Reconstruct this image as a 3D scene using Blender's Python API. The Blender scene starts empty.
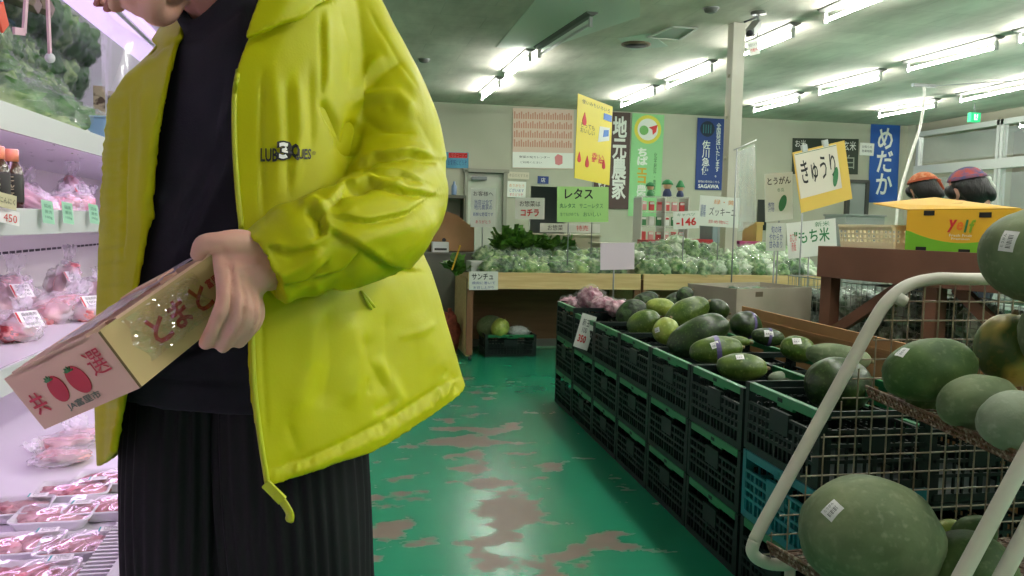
import bpy, bmesh, math, random
import numpy as np
from mathutils import Vector, Matrix, noise
from mathutils.bvhtree import BVHTree
S = bpy.context.scene
COL = S.collection
random.seed(7)
# ------------------------------------------------------------------ camera
FPX = 839.0
YAW, PITCH, ROLL = math.radians(11.547), math.radians(4.275), math.radians(1.273)
CAM = Vector((0, 0, 1.2))
FW = Vector((math.sin(YAW)*math.cos(PITCH), math.cos(YAW)*math.cos(PITCH), -math.sin(PITCH)))
_r = Vector((math.cos(YAW), -math.sin(YAW), 0)); _u = _r.cross(FW)
RT = _r*math.cos(ROLL) + _u*math.sin(ROLL)
UP = -_r*math.sin(ROLL) + _u*math.cos(ROLL)
cd = bpy.data.cameras.new('camera'); cam = bpy.data.objects.new('camera', cd); COL.objects.link(cam)
cam.matrix_world = Matrix(((RT.x, UP.x, -FW.x, CAM.x), (RT.y, UP.y, -FW.y, CAM.y), (RT.z, UP.z, -FW.z, CAM.z), (0, 0, 0, 1)))
cd.sensor_width = 36; cd.lens = FPX*36/1024; cd.clip_start = 0.05; cd.clip_end = 100
S.camera = cam
# ------------------------------------------------------------------ world, exposure, lamp strengths
w = bpy.data.worlds.new('world'); S.world = w; w.use_nodes = True
w.node_tree.nodes['Background'].inputs[0].default_value = (0.55, 0.62, 0.7, 1)
w.node_tree.nodes['Background'].inputs[1].default_value = 0.15
S.view_settings.view_transform = 'Standard'; S.view_settings.look = 'None'
S.view_settings.exposure = 0.18; S.view_settings.gamma = 1.0; S.view_settings.use_curve_mapping = False
TUBE = 100.0          # fluorescent tubes on the ceiling
CASE = 8.5           # lilac lamps inside the refrigerated case
CANOPY = 0.9         # wide lilac panels under the canopy
ADDED_LIT = {"A": (2, 3, 4, 5, 6), "B": (1, 2, 3, 4), "C": (0, 1, 2, 3, 4), "D": (0, 2, 4, 6)}   # unseen tubes added per row over and behind the camera, for light
# ------------------------------------------------------------------ helpers
def C(px, py, d):                                   # point on the ray of a pixel at forward distance d
    return CAM + (FW + RT*((px-512)/FPX) + UP*((288-py)/FPX))*d
def ray(px, py): return FW + RT*((px-512)/FPX) + UP*((288-py)/FPX)
def PY(px, py, y): r = ray(px, py); return CAM + r*(y/r.y)
def PX(px, py, x): r = ray(px, py); return CAM + r*(x/r.x)
def PZ(px, py, z): r = ray(px, py); return CAM + r*((z-CAM.z)/r.z)
def pix(p):
    v = Vector(p)-CAM; d = v.dot(FW); return (512+FPX*v.dot(RT)/d, 288-FPX*v.dot(UP)/d, d)
def lin(c):
    c = c/255.0
    return c/12.92 if c <= 0.04045 else ((c+0.055)/1.055)**2.4
def rgb(c): return (lin(c[0]), lin(c[1]), lin(c[2]), 1)
MATS = {}
def mat(key, c, rough=0.6, metal=0.0, c2=None, nscale=8.0, npos=(0.35, 0.65), ndet=3.0, bump=0.0, bscale=40.0, emit=0.0, coat=0.0, spec=0.5, trans=0.0, stretch=None, sheen=0.0, sss=0.0):
    if key in MATS: return MATS[key]
    m = bpy.data.materials.new(key); m.use_nodes = True; nt = m.node_tree; N = nt.nodes; L = nt.links
    b = N['Principled BSDF']
    b.inputs['Base Color'].default_value = rgb(c); b.inputs['Roughness'].default_value = rough; b.inputs['Metallic'].default_value = metal
    b.inputs['Specular IOR Level'].default_value = spec
    if coat: b.inputs['Coat Weight'].default_value = coat; b.inputs['Coat Roughness'].default_value = 0.12
    if sheen: b.inputs['Sheen Weight'].default_value = sheen
    if trans: b.inputs['Transmission Weight'].default_value = trans
    if sss: b.inputs['Subsurface Weight'].default_value = sss; b.inputs['Subsurface Radius'].default_value = (0.01, 0.004, 0.002); b.inputs['Subsurface Scale'].default_value = 0.5
    if emit: b.inputs['Emission Color'].default_value = rgb(c); b.inputs['Emission Strength'].default_value = emit
    if c2 is not None or bump:
        tc = N.new('ShaderNodeTexCoord'); src = tc.outputs['Object']
        if stretch:
            mp = N.new('ShaderNodeMapping'); mp.inputs['Scale'].default_value = stretch; L.new(src, mp.inputs[0]); src = mp.outputs[0]
    if c2 is not None:
        n = N.new('ShaderNodeTexNoise'); n.inputs['Scale'].default_value = nscale; n.inputs['Detail'].default_value = ndet; L.new(src, n.inputs['Vector'])
        r = N.new('ShaderNodeValToRGB'); r.color_ramp.elements[0].position = npos[0]; r.color_ramp.elements[1].position = npos[1]
        r.color_ramp.elements[0].color = rgb(c); r.color_ramp.elements[1].color = rgb(c2)
        L.new(n.outputs['Fac'], r.inputs[0]); L.new(r.outputs[0], b.inputs['Base Color'])
    if bump:
        n2 = N.new('ShaderNodeTexNoise'); n2.inputs['Scale'].default_value = bscale; n2.inputs['Detail'].default_value = 3; L.new(src, n2.inputs['Vector'])
        bp = N.new('ShaderNodeBump'); bp.inputs['Strength'].default_value = bump; bp.inputs['Distance'].default_value = 0.01
        L.new(n2.outputs['Fac'], bp.inputs['Height']); L.new(bp.outputs[0], b.inputs['Normal'])
    MATS[key] = m; return m
def film_mat(key, tint=(255, 255, 255), clear=0.75, rough=0.12, bscale=30.0, bump=0.6):
    if key in MATS: return MATS[key]
    m = bpy.data.materials.new(key); m.use_nodes = True; nt = m.node_tree; N = nt.nodes; L = nt.links
    b = N['Principled BSDF']; b.inputs['Base Color'].default_value = rgb(tint); b.inputs['Roughness'].default_value = rough
    b.inputs['Specular IOR Level'].default_value = 0.9
    t = N.new('ShaderNodeBsdfTransparent'); mx = N.new('ShaderNodeMixShader'); mx.inputs[0].default_value = clear
    L.new(b.outputs[0], mx.inputs[1]); L.new(t.outputs[0], mx.inputs[2]); L.new(mx.outputs[0], N['Material Output'].inputs[0])
    if bump:
        tc = N.new('ShaderNodeTexCoord'); n2 = N.new('ShaderNodeTexNoise'); n2.inputs['Scale'].default_value = bscale; n2.inputs['Detail'].default_value = 2
        L.new(tc.outputs['Object'], n2.inputs['Vector'])
        bp = N.new('ShaderNodeBump'); bp.inputs['Strength'].default_value = bump; bp.inputs['Distance'].default_value = 0.01
        L.new(n2.outputs['Fac'], bp.inputs['Height']); L.new(bp.outputs[0], b.inputs['Normal'])
    MATS[key] = m; return m
def tag(o, label=None, cat=None, group=None, kind=None):
    if label: o['label'] = label
    if cat: o['category'] = cat
    if group: o['group'] = group
    if kind: o['kind'] = kind
    return o
def empty(name, loc, label=None, cat=None, group=None, rz=0.0):
    o = bpy.data.objects.new(name, None); COL.objects.link(o); o.empty_display_size = 0.05
    o.location = loc; o.rotation_euler = (0, 0, rz)
    return tag(o, label, cat, group)
def frame(fwd, up=Vector((0, 0, 1))):              # matrix whose local Z looks along fwd
    z = Vector(fwd).normalized(); x = Vector(up).cross(z)
    if x.length < 1e-5: x = Vector((1, 0, 0)).cross(z)
    x.normalize(); y = z.cross(x)
    return Matrix(((x.x, y.x, z.x), (x.y, y.y, z.y), (x.z, y.z, z.z)))
class MB:
    def __init__(s): s.v = []; s.f = []
    def add(s, vs, fs):
        n = len(s.v); s.v += [Vector(p) for p in vs]; s.f += [tuple(i+n for i in f) for f in fs]; return s
    def box(s, c, size, rot=None, bev=0.0):
        c = Vector(c); hx, hy, hz = size[0]/2, size[1]/2, size[2]/2
        if bev > 0:
            b = min(bev, hx*.95, hy*.95, hz*.95); bm = bmesh.new(); bmesh.ops.create_cube(bm, size=1.0)
            for v in bm.verts: v.co = Vector((v.co.x*2*hx, v.co.y*2*hy, v.co.z*2*hz))
            bmesh.ops.bevel(bm, geom=list(bm.edges), offset=b, segments=2, profile=0.7, affect='EDGES')
            bm.verts.index_update()
            vs = [v.co.copy() for v in bm.verts]; fs = [[v.index for v in f.verts] for f in bm.faces]; bm.free()
        else:
            vs = [Vector((x, y, z)) for x in (-hx, hx) for y in (-hy, hy) for z in (-hz, hz)]
            fs = [(0, 1, 3, 2), (4, 6, 7, 5), (0, 4, 5, 1), (2, 3, 7, 6), (0, 2, 6, 4), (1, 5, 7, 3)]
        if rot is not None: vs = [rot @ v for v in vs]
        return s.add([v+c for v in vs], fs)
    def bar(s, a, b, wd, ht, up=Vector((0, 0, 1))):  # rectangular bar from a to b
        a, b = Vector(a), Vector(b); return s.box((a+b)/2, (wd, ht, (b-a).length), frame(b-a, up))
    def tube(s, pts, r, seg=10, caps=True, flat=1.0):
        pts = [Vector(p) for p in pts]; n = len(pts); rs = r if isinstance(r, (list, tuple)) else [r]*n
        vs = []; fs = []; pu = None
        for i, p in enumerate(pts):
            t = (pts[min(i+1, n-1)]-pts[max(i-1, 0)]).normalized()
            if pu is None: pu = Vector((0, 0, 1)) if abs(t.z) < .9 else Vector((1, 0, 0))
            x = (pu - t*pu.dot(t)).normalized(); pu = x; y = t.cross(x)
            for k in range(seg):
                a = 2*math.pi*k/seg; vs.append(p + x*math.cos(a)*rs[i] + y*math.sin(a)*rs[i]*flat)
        for i in range(n-1):
            for k in range(seg):
                k2 = (k+1) % seg; fs.append((i*seg+k, i*seg+k2, (i+1)*seg+k2, (i+1)*seg+k))
        if caps: fs.append(tuple(range(seg))[::-1]); fs.append(tuple((n-1)*seg+k for k in range(seg)))
        return s.add(vs, fs)
    def lathe(s, c, prof, seg=20, rot=None):
        c = Vector(c); vs = []; fs = []; n = len(prof)
        for (r, z) in prof:
            for k in range(seg):
                a = 2*math.pi*k/seg; v = Vector((r*math.cos(a), r*math.sin(a), z)); vs.append((rot @ v if rot is not None else v)+c)
        for i in range(n-1):
            for k in range(seg):
                k2 = (k+1) % seg; fs.append((i*seg+k, i*seg+k2, (i+1)*seg+k2, (i+1)*seg+k))
        fs.append(tuple(range(seg))[::-1]); fs.append(tuple((n-1)*seg+k for k in range(seg)))
        return s.add(vs, fs)
    def blob(s, c, rad, rot=None, nu=20, nv=12, fn=None):
        c = Vector(c); vs = []; fs = []
        for j in range(nv+1):
            th = math.pi*j/nv
            for i in range(nu):
                ph = 2*math.pi*i/nu; d = Vector((math.sin(th)*math.cos(ph), math.sin(th)*math.sin(ph), math.cos(th)))
                k = fn(d, ph, th) if fn else 1.0
                v = Vector((d.x*rad[0]*k, d.y*rad[1]*k, d.z*rad[2]*k)); vs.append((rot @ v if rot is not None else v)+c)
        for j in range(nv):
            for i in range(nu):
                i2 = (i+1) % nu; fs.append((j*nu+i, (j+1)*nu+i, (j+1)*nu+i2, j*nu+i2))
        return s.add(vs, fs)
    def grid(s, P, closed=False):                   # P[i][j] points
        n = len(P); m = len(P[0]); vs = [p for row in P for p in row]
        fs = [(i*m+j, i*m+(j+1) % m, (i+1)*m+(j+1) % m, (i+1)*m+j) for i in range(n-1) for j in range(m if closed else m-1)]
        return s.add(vs, fs)
    def prism(s, poly, thick, o, x, y):             # 2-D polygon in the frame (o, x, y), thickness along x cross y
        n = x.cross(y).normalized(); k = len(poly)
        a = [o+x*p[0]+y*p[1] for p in poly]; b = [q+n*thick for q in a]
        return s.add(a+b, [tuple(range(k))[::-1], tuple(range(k, 2*k))]+[(i, (i+1) % k, k+(i+1) % k, k+i) for i in range(k)])
    def build(s, name, m, parent=None, smooth=False, world=True, fix=True):
        me = bpy.data.meshes.new(name); vs = s.v
        if parent is not None and world:
            inv = wmat(parent).inverted(); vs = [inv @ v for v in vs]
        me.from_pydata([tuple(v) for v in vs], [], s.f); me.update()
        if fix:
            bm = bmesh.new(); bm.from_mesh(me); bmesh.ops.recalc_face_normals(bm, faces=bm.faces); bm.to_mesh(me); bm.free()
        if smooth: me.polygons.foreach_set('use_smooth', [True]*len(me.polygons))
        for q in (m if isinstance(m, (list, tuple)) else [m]): me.materials.append(q)
        o = bpy.data.objects.new(name, me); COL.objects.link(o)
        if parent is not None: o.parent = parent
        return o
def wmat(o):
    m = Matrix.LocRotScale(o.location, o.rotation_euler, o.scale)
    return wmat(o.parent) @ m if o.parent else m
def copy_tree(o, parent=None):
    c = o.copy(); COL.objects.link(c)
    if parent is not None: c.parent = parent
    for ch in list(o.children): copy_tree(ch, c)
    return c
def smooth_by_angle(o, deg=40):
    me = o.data; me.polygons.foreach_set('use_smooth', [True]*len(me.polygons))
    bm = bmesh.new(); bm.from_mesh(me)
    for e in bm.edges:
        if len(e.link_faces) == 2 and e.calc_face_angle(0) > math.radians(deg): e.smooth = False
    bm.to_mesh(me); bm.free()
_TX = {}
def text_mesh(t, bold=0.0):                          # vertices / faces of a line of writing, height about 1
    if (t, bold) in _TX: return _TX[(t, bold)]
    c = bpy.data.curves.new('writing', 'FONT'); c.body = t; c.size = 1.0; c.align_x = 'CENTER'; c.align_y = 'CENTER'; c.resolution_u = 2; c.space_line = 0.92; c.offset = bold
    o = bpy.data.objects.new('writing', c); COL.objects.link(o); bpy.context.view_layer.update()
    me = bpy.data.meshes.new_from_object(o.evaluated_get(bpy.context.evaluated_depsgraph_get()))
    vs = [v.co.copy() for v in me.vertices]; fs = [tuple(p.vertices) for p in me.polygons]
    bpy.data.objects.remove(o); bpy.data.curves.remove(c); bpy.data.meshes.remove(me)
    if vs:
        x0 = min(v.x for v in vs); x1 = max(v.x for v in vs); y0 = min(v.y for v in vs); y1 = max(v.y for v in vs)
        vs = [Vector((v.x-(x0+x1)/2, v.y-(y0+y1)/2, 0)) for v in vs]
        dim = (x1-x0, y1-y0)
    else: dim = (1, 1)
    _TX[(t, bold)] = (vs, fs, dim); return _TX[(t, bold)]
def put_text(mb, t, o, x, y, h, off=0.0015, wfit=None, bold=0.0, slant=0.0):
    """writing centred at o in the plane of unit vectors x, y; h = total height, wfit = total width"""
    vs, fs, dim = text_mesh(t, bold); n = x.cross(y).normalized()
    sy = h/dim[1]; sx = sy if wfit is None else wfit/dim[0]
    mb.add([o+x*(v.x*sx+slant*v.y*sy)+y*(v.y*sy)+n*off for v in vs], fs)
def vert(t): return '\n'.join(t)
def plate_axes(tl, tr, bl):
    x = (tr-tl); wd = x.length; x = x.normalized(); u = tl-bl; u = u-x*u.dot(x); ht = u.length; u.normalize()
    return x, u, wd, ht
def plate(name, tl, tr, bl, m, label, cat, texts=(), group=None, thick=0.004, parent=None, extra=None):
    """a flat sheet with writing; texts = (string, u, v, height fraction, width fraction or None, material[, bold])"""
    x, u, wd, ht = plate_axes(tl, tr, bl); n = x.cross(u)
    root = parent if parent is not None else empty(name, bl+x*wd/2, label, cat, group)
    mb = MB(); rot = Matrix(((x.x, u.x, n.x), (x.y, u.y, n.y), (x.z, u.z, n.z)))
    mb.box(bl+x*wd/2+u*ht/2-n*thick/2, (wd, ht, thick), rot); mb.build('sheet' if parent is None else 'board', m, root)
    by = {}
    for t in texts:
        by.setdefault(t[5].name, (t[5], MB()))
        put_text(by[t[5].name][1], t[0], bl+x*wd*t[1]+u*ht*t[2], x, u, t[3]*ht, wfit=None if t[4] is None else t[4]*wd, bold=t[6] if len(t) > 6 else 0.0)
    for k, (mm, b) in by.items():
        if b.v: b.build('lettering', mm, root, fix=False)
    return root, bl, x, u, wd, ht, n
def crom(P, n):                                     # Catmull-Rom through rows of numpy points
    P = np.asarray(P, float); k = len(P); t = np.linspace(0, k-1, n); i = np.minimum(t.astype(int), k-2); f = (t-i)[:, None]
    Q = np.concatenate([[2*P[0]-P[1]], P, [2*P[-1]-P[-2]]])
    a, b, c, d = Q[i], Q[i+1], Q[i+2], Q[i+3]
    return 0.5*(2*b+(c-a)*f+(2*a-5*b+4*c-d)*f**2+(3*b-a-3*c+d)*f**3)
def curve(pts, n): return [Vector(p) for p in crom([tuple(p) for p in pts], n)]
def apply_mods(o):
    bpy.context.view_layer.update()
    me = bpy.data.meshes.new_from_object(o.evaluated_get(bpy.context.evaluated_depsgraph_get()))
    o.modifiers.clear(); o.data = me; return o
# ================================================================== the room
CZ = 3.2; YB = 14.0; XR = 10.3; XL = -1.75; YF = -3.5
XV = 12.6
def struct(name, mb, m, smooth=False):
    o = mb.build(name, m, None, smooth); o['kind'] = 'structure'; return o
# floor: green paint, worn through in patches
fm = mat('floor_paint', (24, 124, 88), rough=0.26, spec=0.6)
nt = fm.node_tree; N = nt.nodes; L = nt.links; b = N['Principled BSDF']
tc = N.new('ShaderNodeTexCoord')
def nnode(scale, det, rough=0.5, stretch=None):
    n = N.new('ShaderNodeTexNoise'); n.inputs['Scale'].default_value = scale; n.inputs['Detail'].default_value = det; n.inputs['Roughness'].default_value = rough
    if stretch:
        mp = N.new('ShaderNodeMapping'); mp.inputs['Scale'].default_value = stretch; L.new(tc.outputs['Object'], mp.inputs[0]); L.new(mp.outputs[0], n.inputs['Vector'])
    else: L.new(tc.outputs['Object'], n.inputs['Vector'])
    return n
def math_node(op, a, b_=None, v=None):
    n = N.new('ShaderNodeMath'); n.operation = op
    for i, q in enumerate((a, b_)):
        if q is None: continue
        if isinstance(q, (int, float)): n.inputs[i].default_value = q
        else: L.new(q, n.inputs[i])
    return n.outputs[0]
n1 = nnode(4.3, 4.5, 0.55, (0.78, 1.0, 1)); n2 = nnode(0.9, 3)
sx = N.new('ShaderNodeSeparateXYZ'); L.new(tc.outputs['Object'], sx.inputs[0])
# wear follows the walked strip of the aisle
dx = math_node('ABSOLUTE', math_node('SUBTRACT', math_node('SUBTRACT', sx.outputs[0], 0.62), math_node('MULTIPLY', math_node('SUBTRACT', sx.outputs[1], 3.5), 0.03)))
strip = math_node('MULTIPLY', dx, -0.20)
yy = math_node('ABSOLUTE', math_node('SUBTRACT', sx.outputs[1], 3.4)); strip2 = math_node('MULTIPLY', yy, -0.022)
wear = math_node('ADD', math_node('ADD', n1.outputs['Fac'], math_node('MULTIPLY', n2.outputs['Fac'], 0.12)), math_node('ADD', strip, strip2))
rp = N.new('ShaderNodeValToRGB'); rp.color_ramp.elements[0].position = 0.53; rp.color_ramp.elements[1].position = 0.575
L.new(wear, rp.inputs[0])
n3 = nnode(1.6, 4); r3 = N.new('ShaderNodeValToRGB'); r3.color_ramp.elements[0].color = rgb((26, 138, 100)); r3.color_ramp.elements[1].color = rgb((40, 152, 114)); L.new(n3.outputs['Fac'], r3.inputs[0])
mx = N.new('ShaderNodeMix'); mx.data_type = 'RGBA'; L.new(rp.outputs[0], mx.inputs[0]); L.new(r3.outputs[0], mx.inputs[6])
n4 = nnode(14, 4); r4 = N.new('ShaderNodeValToRGB'); r4.color_ramp.elements[0].color = rgb((116, 104, 92)); r4.color_ramp.elements[1].color = rgb((140, 122, 108)); L.new(n4.outputs['Fac'], r4.inputs[0])
L.new(r4.outputs[0], mx.inputs[7]); L.new(mx.outputs[2], b.inputs['Base Color'])
rr = math_node('ADD', math_node('MULTIPLY', rp.outputs[0], 0.14), math_node('ADD', math_node('MULTIPLY', n3.outputs['Fac'], 0.12), 0.19)); L.new(rr, b.inputs['Roughness'])
struct('floor', MB().box(((XL+XV)/2, (YF+YB)/2, -0.05), (XV-XL+.4, YB-YF+.4, 0.1)), fm)
# ceiling: grey mineral boards, faint seams and grime
cm = mat('ceiling_board', (128, 134, 122), rough=0.9, spec=0.2)
nt = cm.node_tree; N = nt.nodes; L = nt.links; b = N['Principled BSDF']; tc = N.new('ShaderNodeTexCoord')
n1 = nnode(1.1, 6, 0.6, (1.6, 0.55, 1)); n2 = nnode(60, 3)
r1 = N.new('ShaderNodeValToRGB'); r1.color_ramp.elements[0].position = .25; r1.color_ramp.elements[1].position = .7; r1.color_ramp.elements[0].color = rgb((158, 153, 140)); r1.color_ramp.elements[1].color = rgb((220, 215, 202)); L.new(n1.outputs['Fac'], r1.inputs[0])
br = N.new('ShaderNodeTexBrick'); br.inputs['Scale'].default_value = 1.0; br.inputs['Brick Width'].default_value = 0.91; br.inputs['Row Height'].default_value = 0.455; br.inputs['Mortar Size'].default_value = 0.006; br.inputs['Mortar Smooth'].default_value = 0.3
br.inputs['Color1'].default_value = (1, 1, 1, 1); br.inputs['Color2'].default_value = (0.9, 0.9, 0.9, 1); br.inputs['Mortar'].default_value = (0.72, 0.72, 0.72, 1); L.new(tc.outputs['Object'], br.inputs['Vector'])
mu = N.new('ShaderNodeMix'); mu.data_type = 'RGBA'; mu.blend_type = 'MULTIPLY'; mu.inputs[0].default_value = 0.6; L.new(r1.outputs[0], mu.inputs[6]); L.new(br.outputs['Color'], mu.inputs[7]); L.new(mu.outputs[2], b.inputs['Base Color'])
bp = N.new('ShaderNodeBump'); bp.inputs['Strength'].default_value = 0.25; bp.inputs['Distance'].default_value = 0.004; L.new(n2.outputs['Fac'], bp.inputs['Height']); L.new(bp.outputs[0], b.inputs['Normal'])
struct('ceiling', MB().box(((XL+XV)/2, (YF+YB)/2, CZ+0.05), (XV-XL+.4, YB-YF+.4, 0.1)), cm)
wallm = mat('wall_paint', (172, 172, 152), rough=0.8, c2=(182, 182, 163), nscale=0.8, spec=0.3)
whm = mat('white_paint', (205, 205, 198), rough=0.6)
# back wall with a doorway and a dark opening into the back room
def wall_y(name, y, x0, x1, holes, th=0.14):         # holes: (x0, x1, z0, z1)
    mb = MB(); xs = sorted(set([x0, x1]+[h[0] for h in holes]+[h[1] for h in holes]))
    for a, c in zip(xs[:-1], xs[1:]):
        hz = [h for h in holes if h[0] <= a+1e-6 and h[1] >= c-1e-6]
        zs = [(0, CZ)] if not hz else [(0, hz[0][2]), (hz[0][3], CZ)]
        for z0, z1 in zs:
            if z1-z0 > 1e-4: mb.box(((a+c)/2, y, (z0+z1)/2), (c-a, th, z1-z0))
    return struct(name, mb, wallm)
dA0, dA1 = PY(466, 172, YB), PY(505, 172, YB); opA, opB = PY(531, 186, YB), PY(567, 186, YB)
wall_y('wall_back', YB+.07, XL, XV, [(dA0.x, dA1.x, 0, dA0.z), (opA.x, opB.x, 0, opA.z)])
struct('wall_left', MB().box((XL-.07, (YF+YB)/2, CZ/2), (.14, YB-YF+.28, CZ)), wallm)
struct('wall_front', MB().box(((XL+XV)/2, YF-.07, CZ/2), (XV-XL, .14, CZ)), wallm)
struct('wall_vestibule', MB().box((XV+.07, (YF+YB)/2, CZ/2), (.14, YB-YF+.28, CZ)), mat('vestibule_paint', (150, 146, 130), rough=.8))
# back room behind the opening
struct('wall_storeroom', MB().box((opA.x+.9, YB+1.6, CZ/2), (5.5, .1, CZ)), mat('storeroom_paint', (150, 156, 150), rough=.8))
struct('floor_storeroom', MB().box((opA.x+.9, YB+.9, -.06), (5.5, 1.6, .1)), mat('storeroom_floor', (96, 104, 98), rough=.6))
# back door
dmx = mat('door_paint', (186, 188, 172), rough=.5)
dr = empty('door_1', (dA0.x, YB, 0)); dr['kind'] = 'structure'
wdt = dA1.x-dA0.x
MB().box((dA0.x+wdt/2, YB+.05, dA0.z/2), (wdt-.06, .04, dA0.z-.03), None, .003).build('door_panel', dmx, dr)
fb = MB()
for xx in (dA0.x, dA1.x): fb.box((xx, YB-.01, dA0.z/2), (.06, .12, dA0.z+.06))
fb.box((dA0.x+wdt/2, YB-.01, dA0.z+.03), (wdt+.12, .12, .06)); fb.build('door_frame', mat('door_frame_paint', (140, 140, 124), rough=.5), dr)
MB().box((dA0.x+.22, YB-.03, dA0.z-.1), (.26, .07, .06), None, .01).build('door_closer', mat('grey_steel', (120, 124, 124), rough=.4, metal=.6), dr)
MB().tube([(dA1.x-.1, YB, 1.0), (dA1.x-.1, YB-.06, 1.0), (dA1.x-.22, YB-.06, 1.0)], .01).build('door_handle', MATS['grey_steel'], dr)
# column, square steel, with its bolts
pc = PX(737, 24, 1); pc = Vector((PZ(737, 24, CZ).x, PZ(737, 24, CZ).y, 0))
cb = MB().box((pc.x, pc.y, CZ/2), (.125, .125, CZ), None, .006)
for z in (1.9, 2.3, 2.7): cb.blob((pc.x-.066, pc.y, z), (.012, .02, .02), None, 8, 6)
struct('trim_1', cb, mat('column_paint', (196, 192, 176), rough=.45))
# right wall: aluminium-framed glazing above a low wall, a beam along its head
alu = mat('aluminium', (204, 207, 202), rough=.4, metal=.2)
WY0 = 13.75; mull = [13.75, 11.75, 9.3, 6.6, 4.3, 2.0, -.3, -3.4]
zt = 3.06; ztr = 2.36
struct('wall_right', MB().box((XR+.07, (WY0+YB)/2+.03, CZ/2), (.14, YB-WY0, CZ)), wallm)
struct('trim_2', MB().box((XR+.07, (YF+WY0)/2, (zt+CZ)/2), (.16, WY0-YF, CZ-zt)), mat('beam_paint', (150, 146, 128), rough=.7))
glass = film_mat('window_glass', (215, 225, 225), clear=.86, rough=.05, bump=0)
for i in range(len(mull)-1):
    y1, y0 = mull[i], mull[i+1]
    wn = empty('window_%d' % (i+1), (XR, (y0+y1)/2, 0)); wn['kind'] = 'structure'
    fr = MB()
    for y in (y0+.04, y1-.04): fr.box((XR+.05, y, zt/2), (.10, .06, zt))
    for z in (zt-.04, .08): fr.box((XR+.05, (y0+y1)/2, z), (.10, y1-y0, .09))
    fr.box((XR+.04, (y0+y1)/2, ztr), (.13, y1-y0, .16)); fr.build('window_frame', alu, wn)
    MB().box((XR+.05, (y0+y1)/2, (ztr+zt)/2), (.008, y1-y0-.15, zt-ztr-.25)).build('upper_pane', glass, wn)
    MB().box((XR+.05, (y0+y1)/2, ztr/2), (.008, y1-y0-.15, ztr-.3)).build('lower_pane', glass, wn)
# ------------------------------------------------------------------ ceiling lights in four rows
tubem = mat('tube_glow', (255, 255, 250), emit=TUBE); housm = mat('fixture_grey', (92, 95, 88), rough=.7)
tipm = mat('tube_cap', (170, 172, 168), rough=.4)
def fixture(a, b, label, lit=True, group='ceiling tube lights'):
    c = (a+b)/2; dx_ = b-a; ln = dx_.length; ang = math.atan2(dx_.y, dx_.x)
    r = empty('ceiling_light', (c.x, c.y, CZ), label, 'ceiling light', group, ang)
    R_ = Matrix.Rotation(ang, 3, 'Z')
    def W(p): return Vector((c.x, c.y, CZ)) + R_ @ Vector(p)
    h = MB(); hl = ln/2+.06
    prof = [(-.06, 0), (-.055, -.015), (-.022, -.034), (.022, -.034), (.055, -.015), (.06, 0)]
    a_ = [W((-hl, y, z)) for y, z in prof]; b_ = [W((hl, y, z)) for y, z in prof]; k = len(prof)
    h.add(a_+b_, [tuple(range(k)), tuple(range(k, 2*k))[::-1]]+[(i, (i+1) % k, k+(i+1) % k, k+i) for i in range(k)])
    h.build('housing', housm, r)
    for sx_ in (-1, 1): MB().box(W((sx_*(ln/2+.02), 0, -.090)), (.03, .03, .095), R_).build('socket', tipm, r)
    MB().tube([W((-ln/2, 0, -.108)), W((ln/2, 0, -.108))], .016, 8).build('tube', tubem if lit else mat('tube_dark', (200, 202, 198), rough=.3), r, True)
fixture(Vector((11.45, 12.6, CZ)), Vector((11.45, 11.3, CZ)), 'added ceiling tube light brightening the vestibule behind the window glass'); fixture(Vector((11.45, 9.6, CZ)), Vector((11.45, 8.3, CZ)), 'added ceiling tube light brightening the vestibule farther along behind the glass')  # two lamps added to brighten the vestibule wall seen through the glass
def ceil_pt(px, py): return PZ(px, py, CZ-.108)
ROWS = {'A': [((482.5, 98.3), (498.6, 85.2)), ((505.9, 77.7), (529.3, 58.8))],
        'B': [((621.9, 105.8), (654, 93.1)), ((667.7, 86.6), (711, 69.6)), ((740, 56), (791.9, 35)), ((826.3, 20.2), (884, -3))],
        'C': [((754.4, 111), (798.1, 100)), ((820, 93.3), (879.4, 78.3)), ((908.7, 69.5), (994.6, 47.6))],
        'D': [((879.7, 116.3), (934.5, 106)), ((961.2, 100.6), (1046, 82.5))]}
WORDS = {('A', 0): 'lit ceiling tube light above the back door, by the wall', ('A', 1): 'lit ceiling tube light just in front of the blank unlit ceiling panel',
         ('B', 0): 'lit ceiling tube light just above the brown and green banners', ('B', 1): 'lit ceiling tube light beside the square column, second out from the banners',
         ('B', 2): 'lit ceiling tube light partly behind the small sign under the camera', ('B', 3): 'lit ceiling tube light cut by the top edge of the photo',
         ('C', 0): 'short-looking lit ceiling tube light right of the column, by the back wall', ('C', 1): 'lit ceiling tube light second in the row right of the column',
         ('C', 2): 'long lit ceiling tube light third in the row right of the column', ('D', 0): 'lit ceiling tube light above the blue goldfish banner, crossed by the hanging hose',
         ('D', 1): 'lit ceiling tube light above the green exit sign'}
for rk, lst in ROWS.items():
    xs = [];
    for i, (p, q) in enumerate(lst):
        A, B = ceil_pt(*p), ceil_pt(*q); fixture(A, B, WORDS[(rk, i)]); xs += [A.x, B.x]; ylast = B.y
    xm = sum(xs)/len(xs); y = ylast-.35                # rows continued out of view with tubes added to light the near end
    k = 0
    while y > -2.6:
        if rk in ADDED_LIT:
            if k in ADDED_LIT[rk]: fixture(Vector((xm, y, CZ)), Vector((xm, y-1.3, CZ)), 'lit ceiling tube light added overhead along the rows for brightness, out of view')
        y -= 1.7; k += 1
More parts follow.
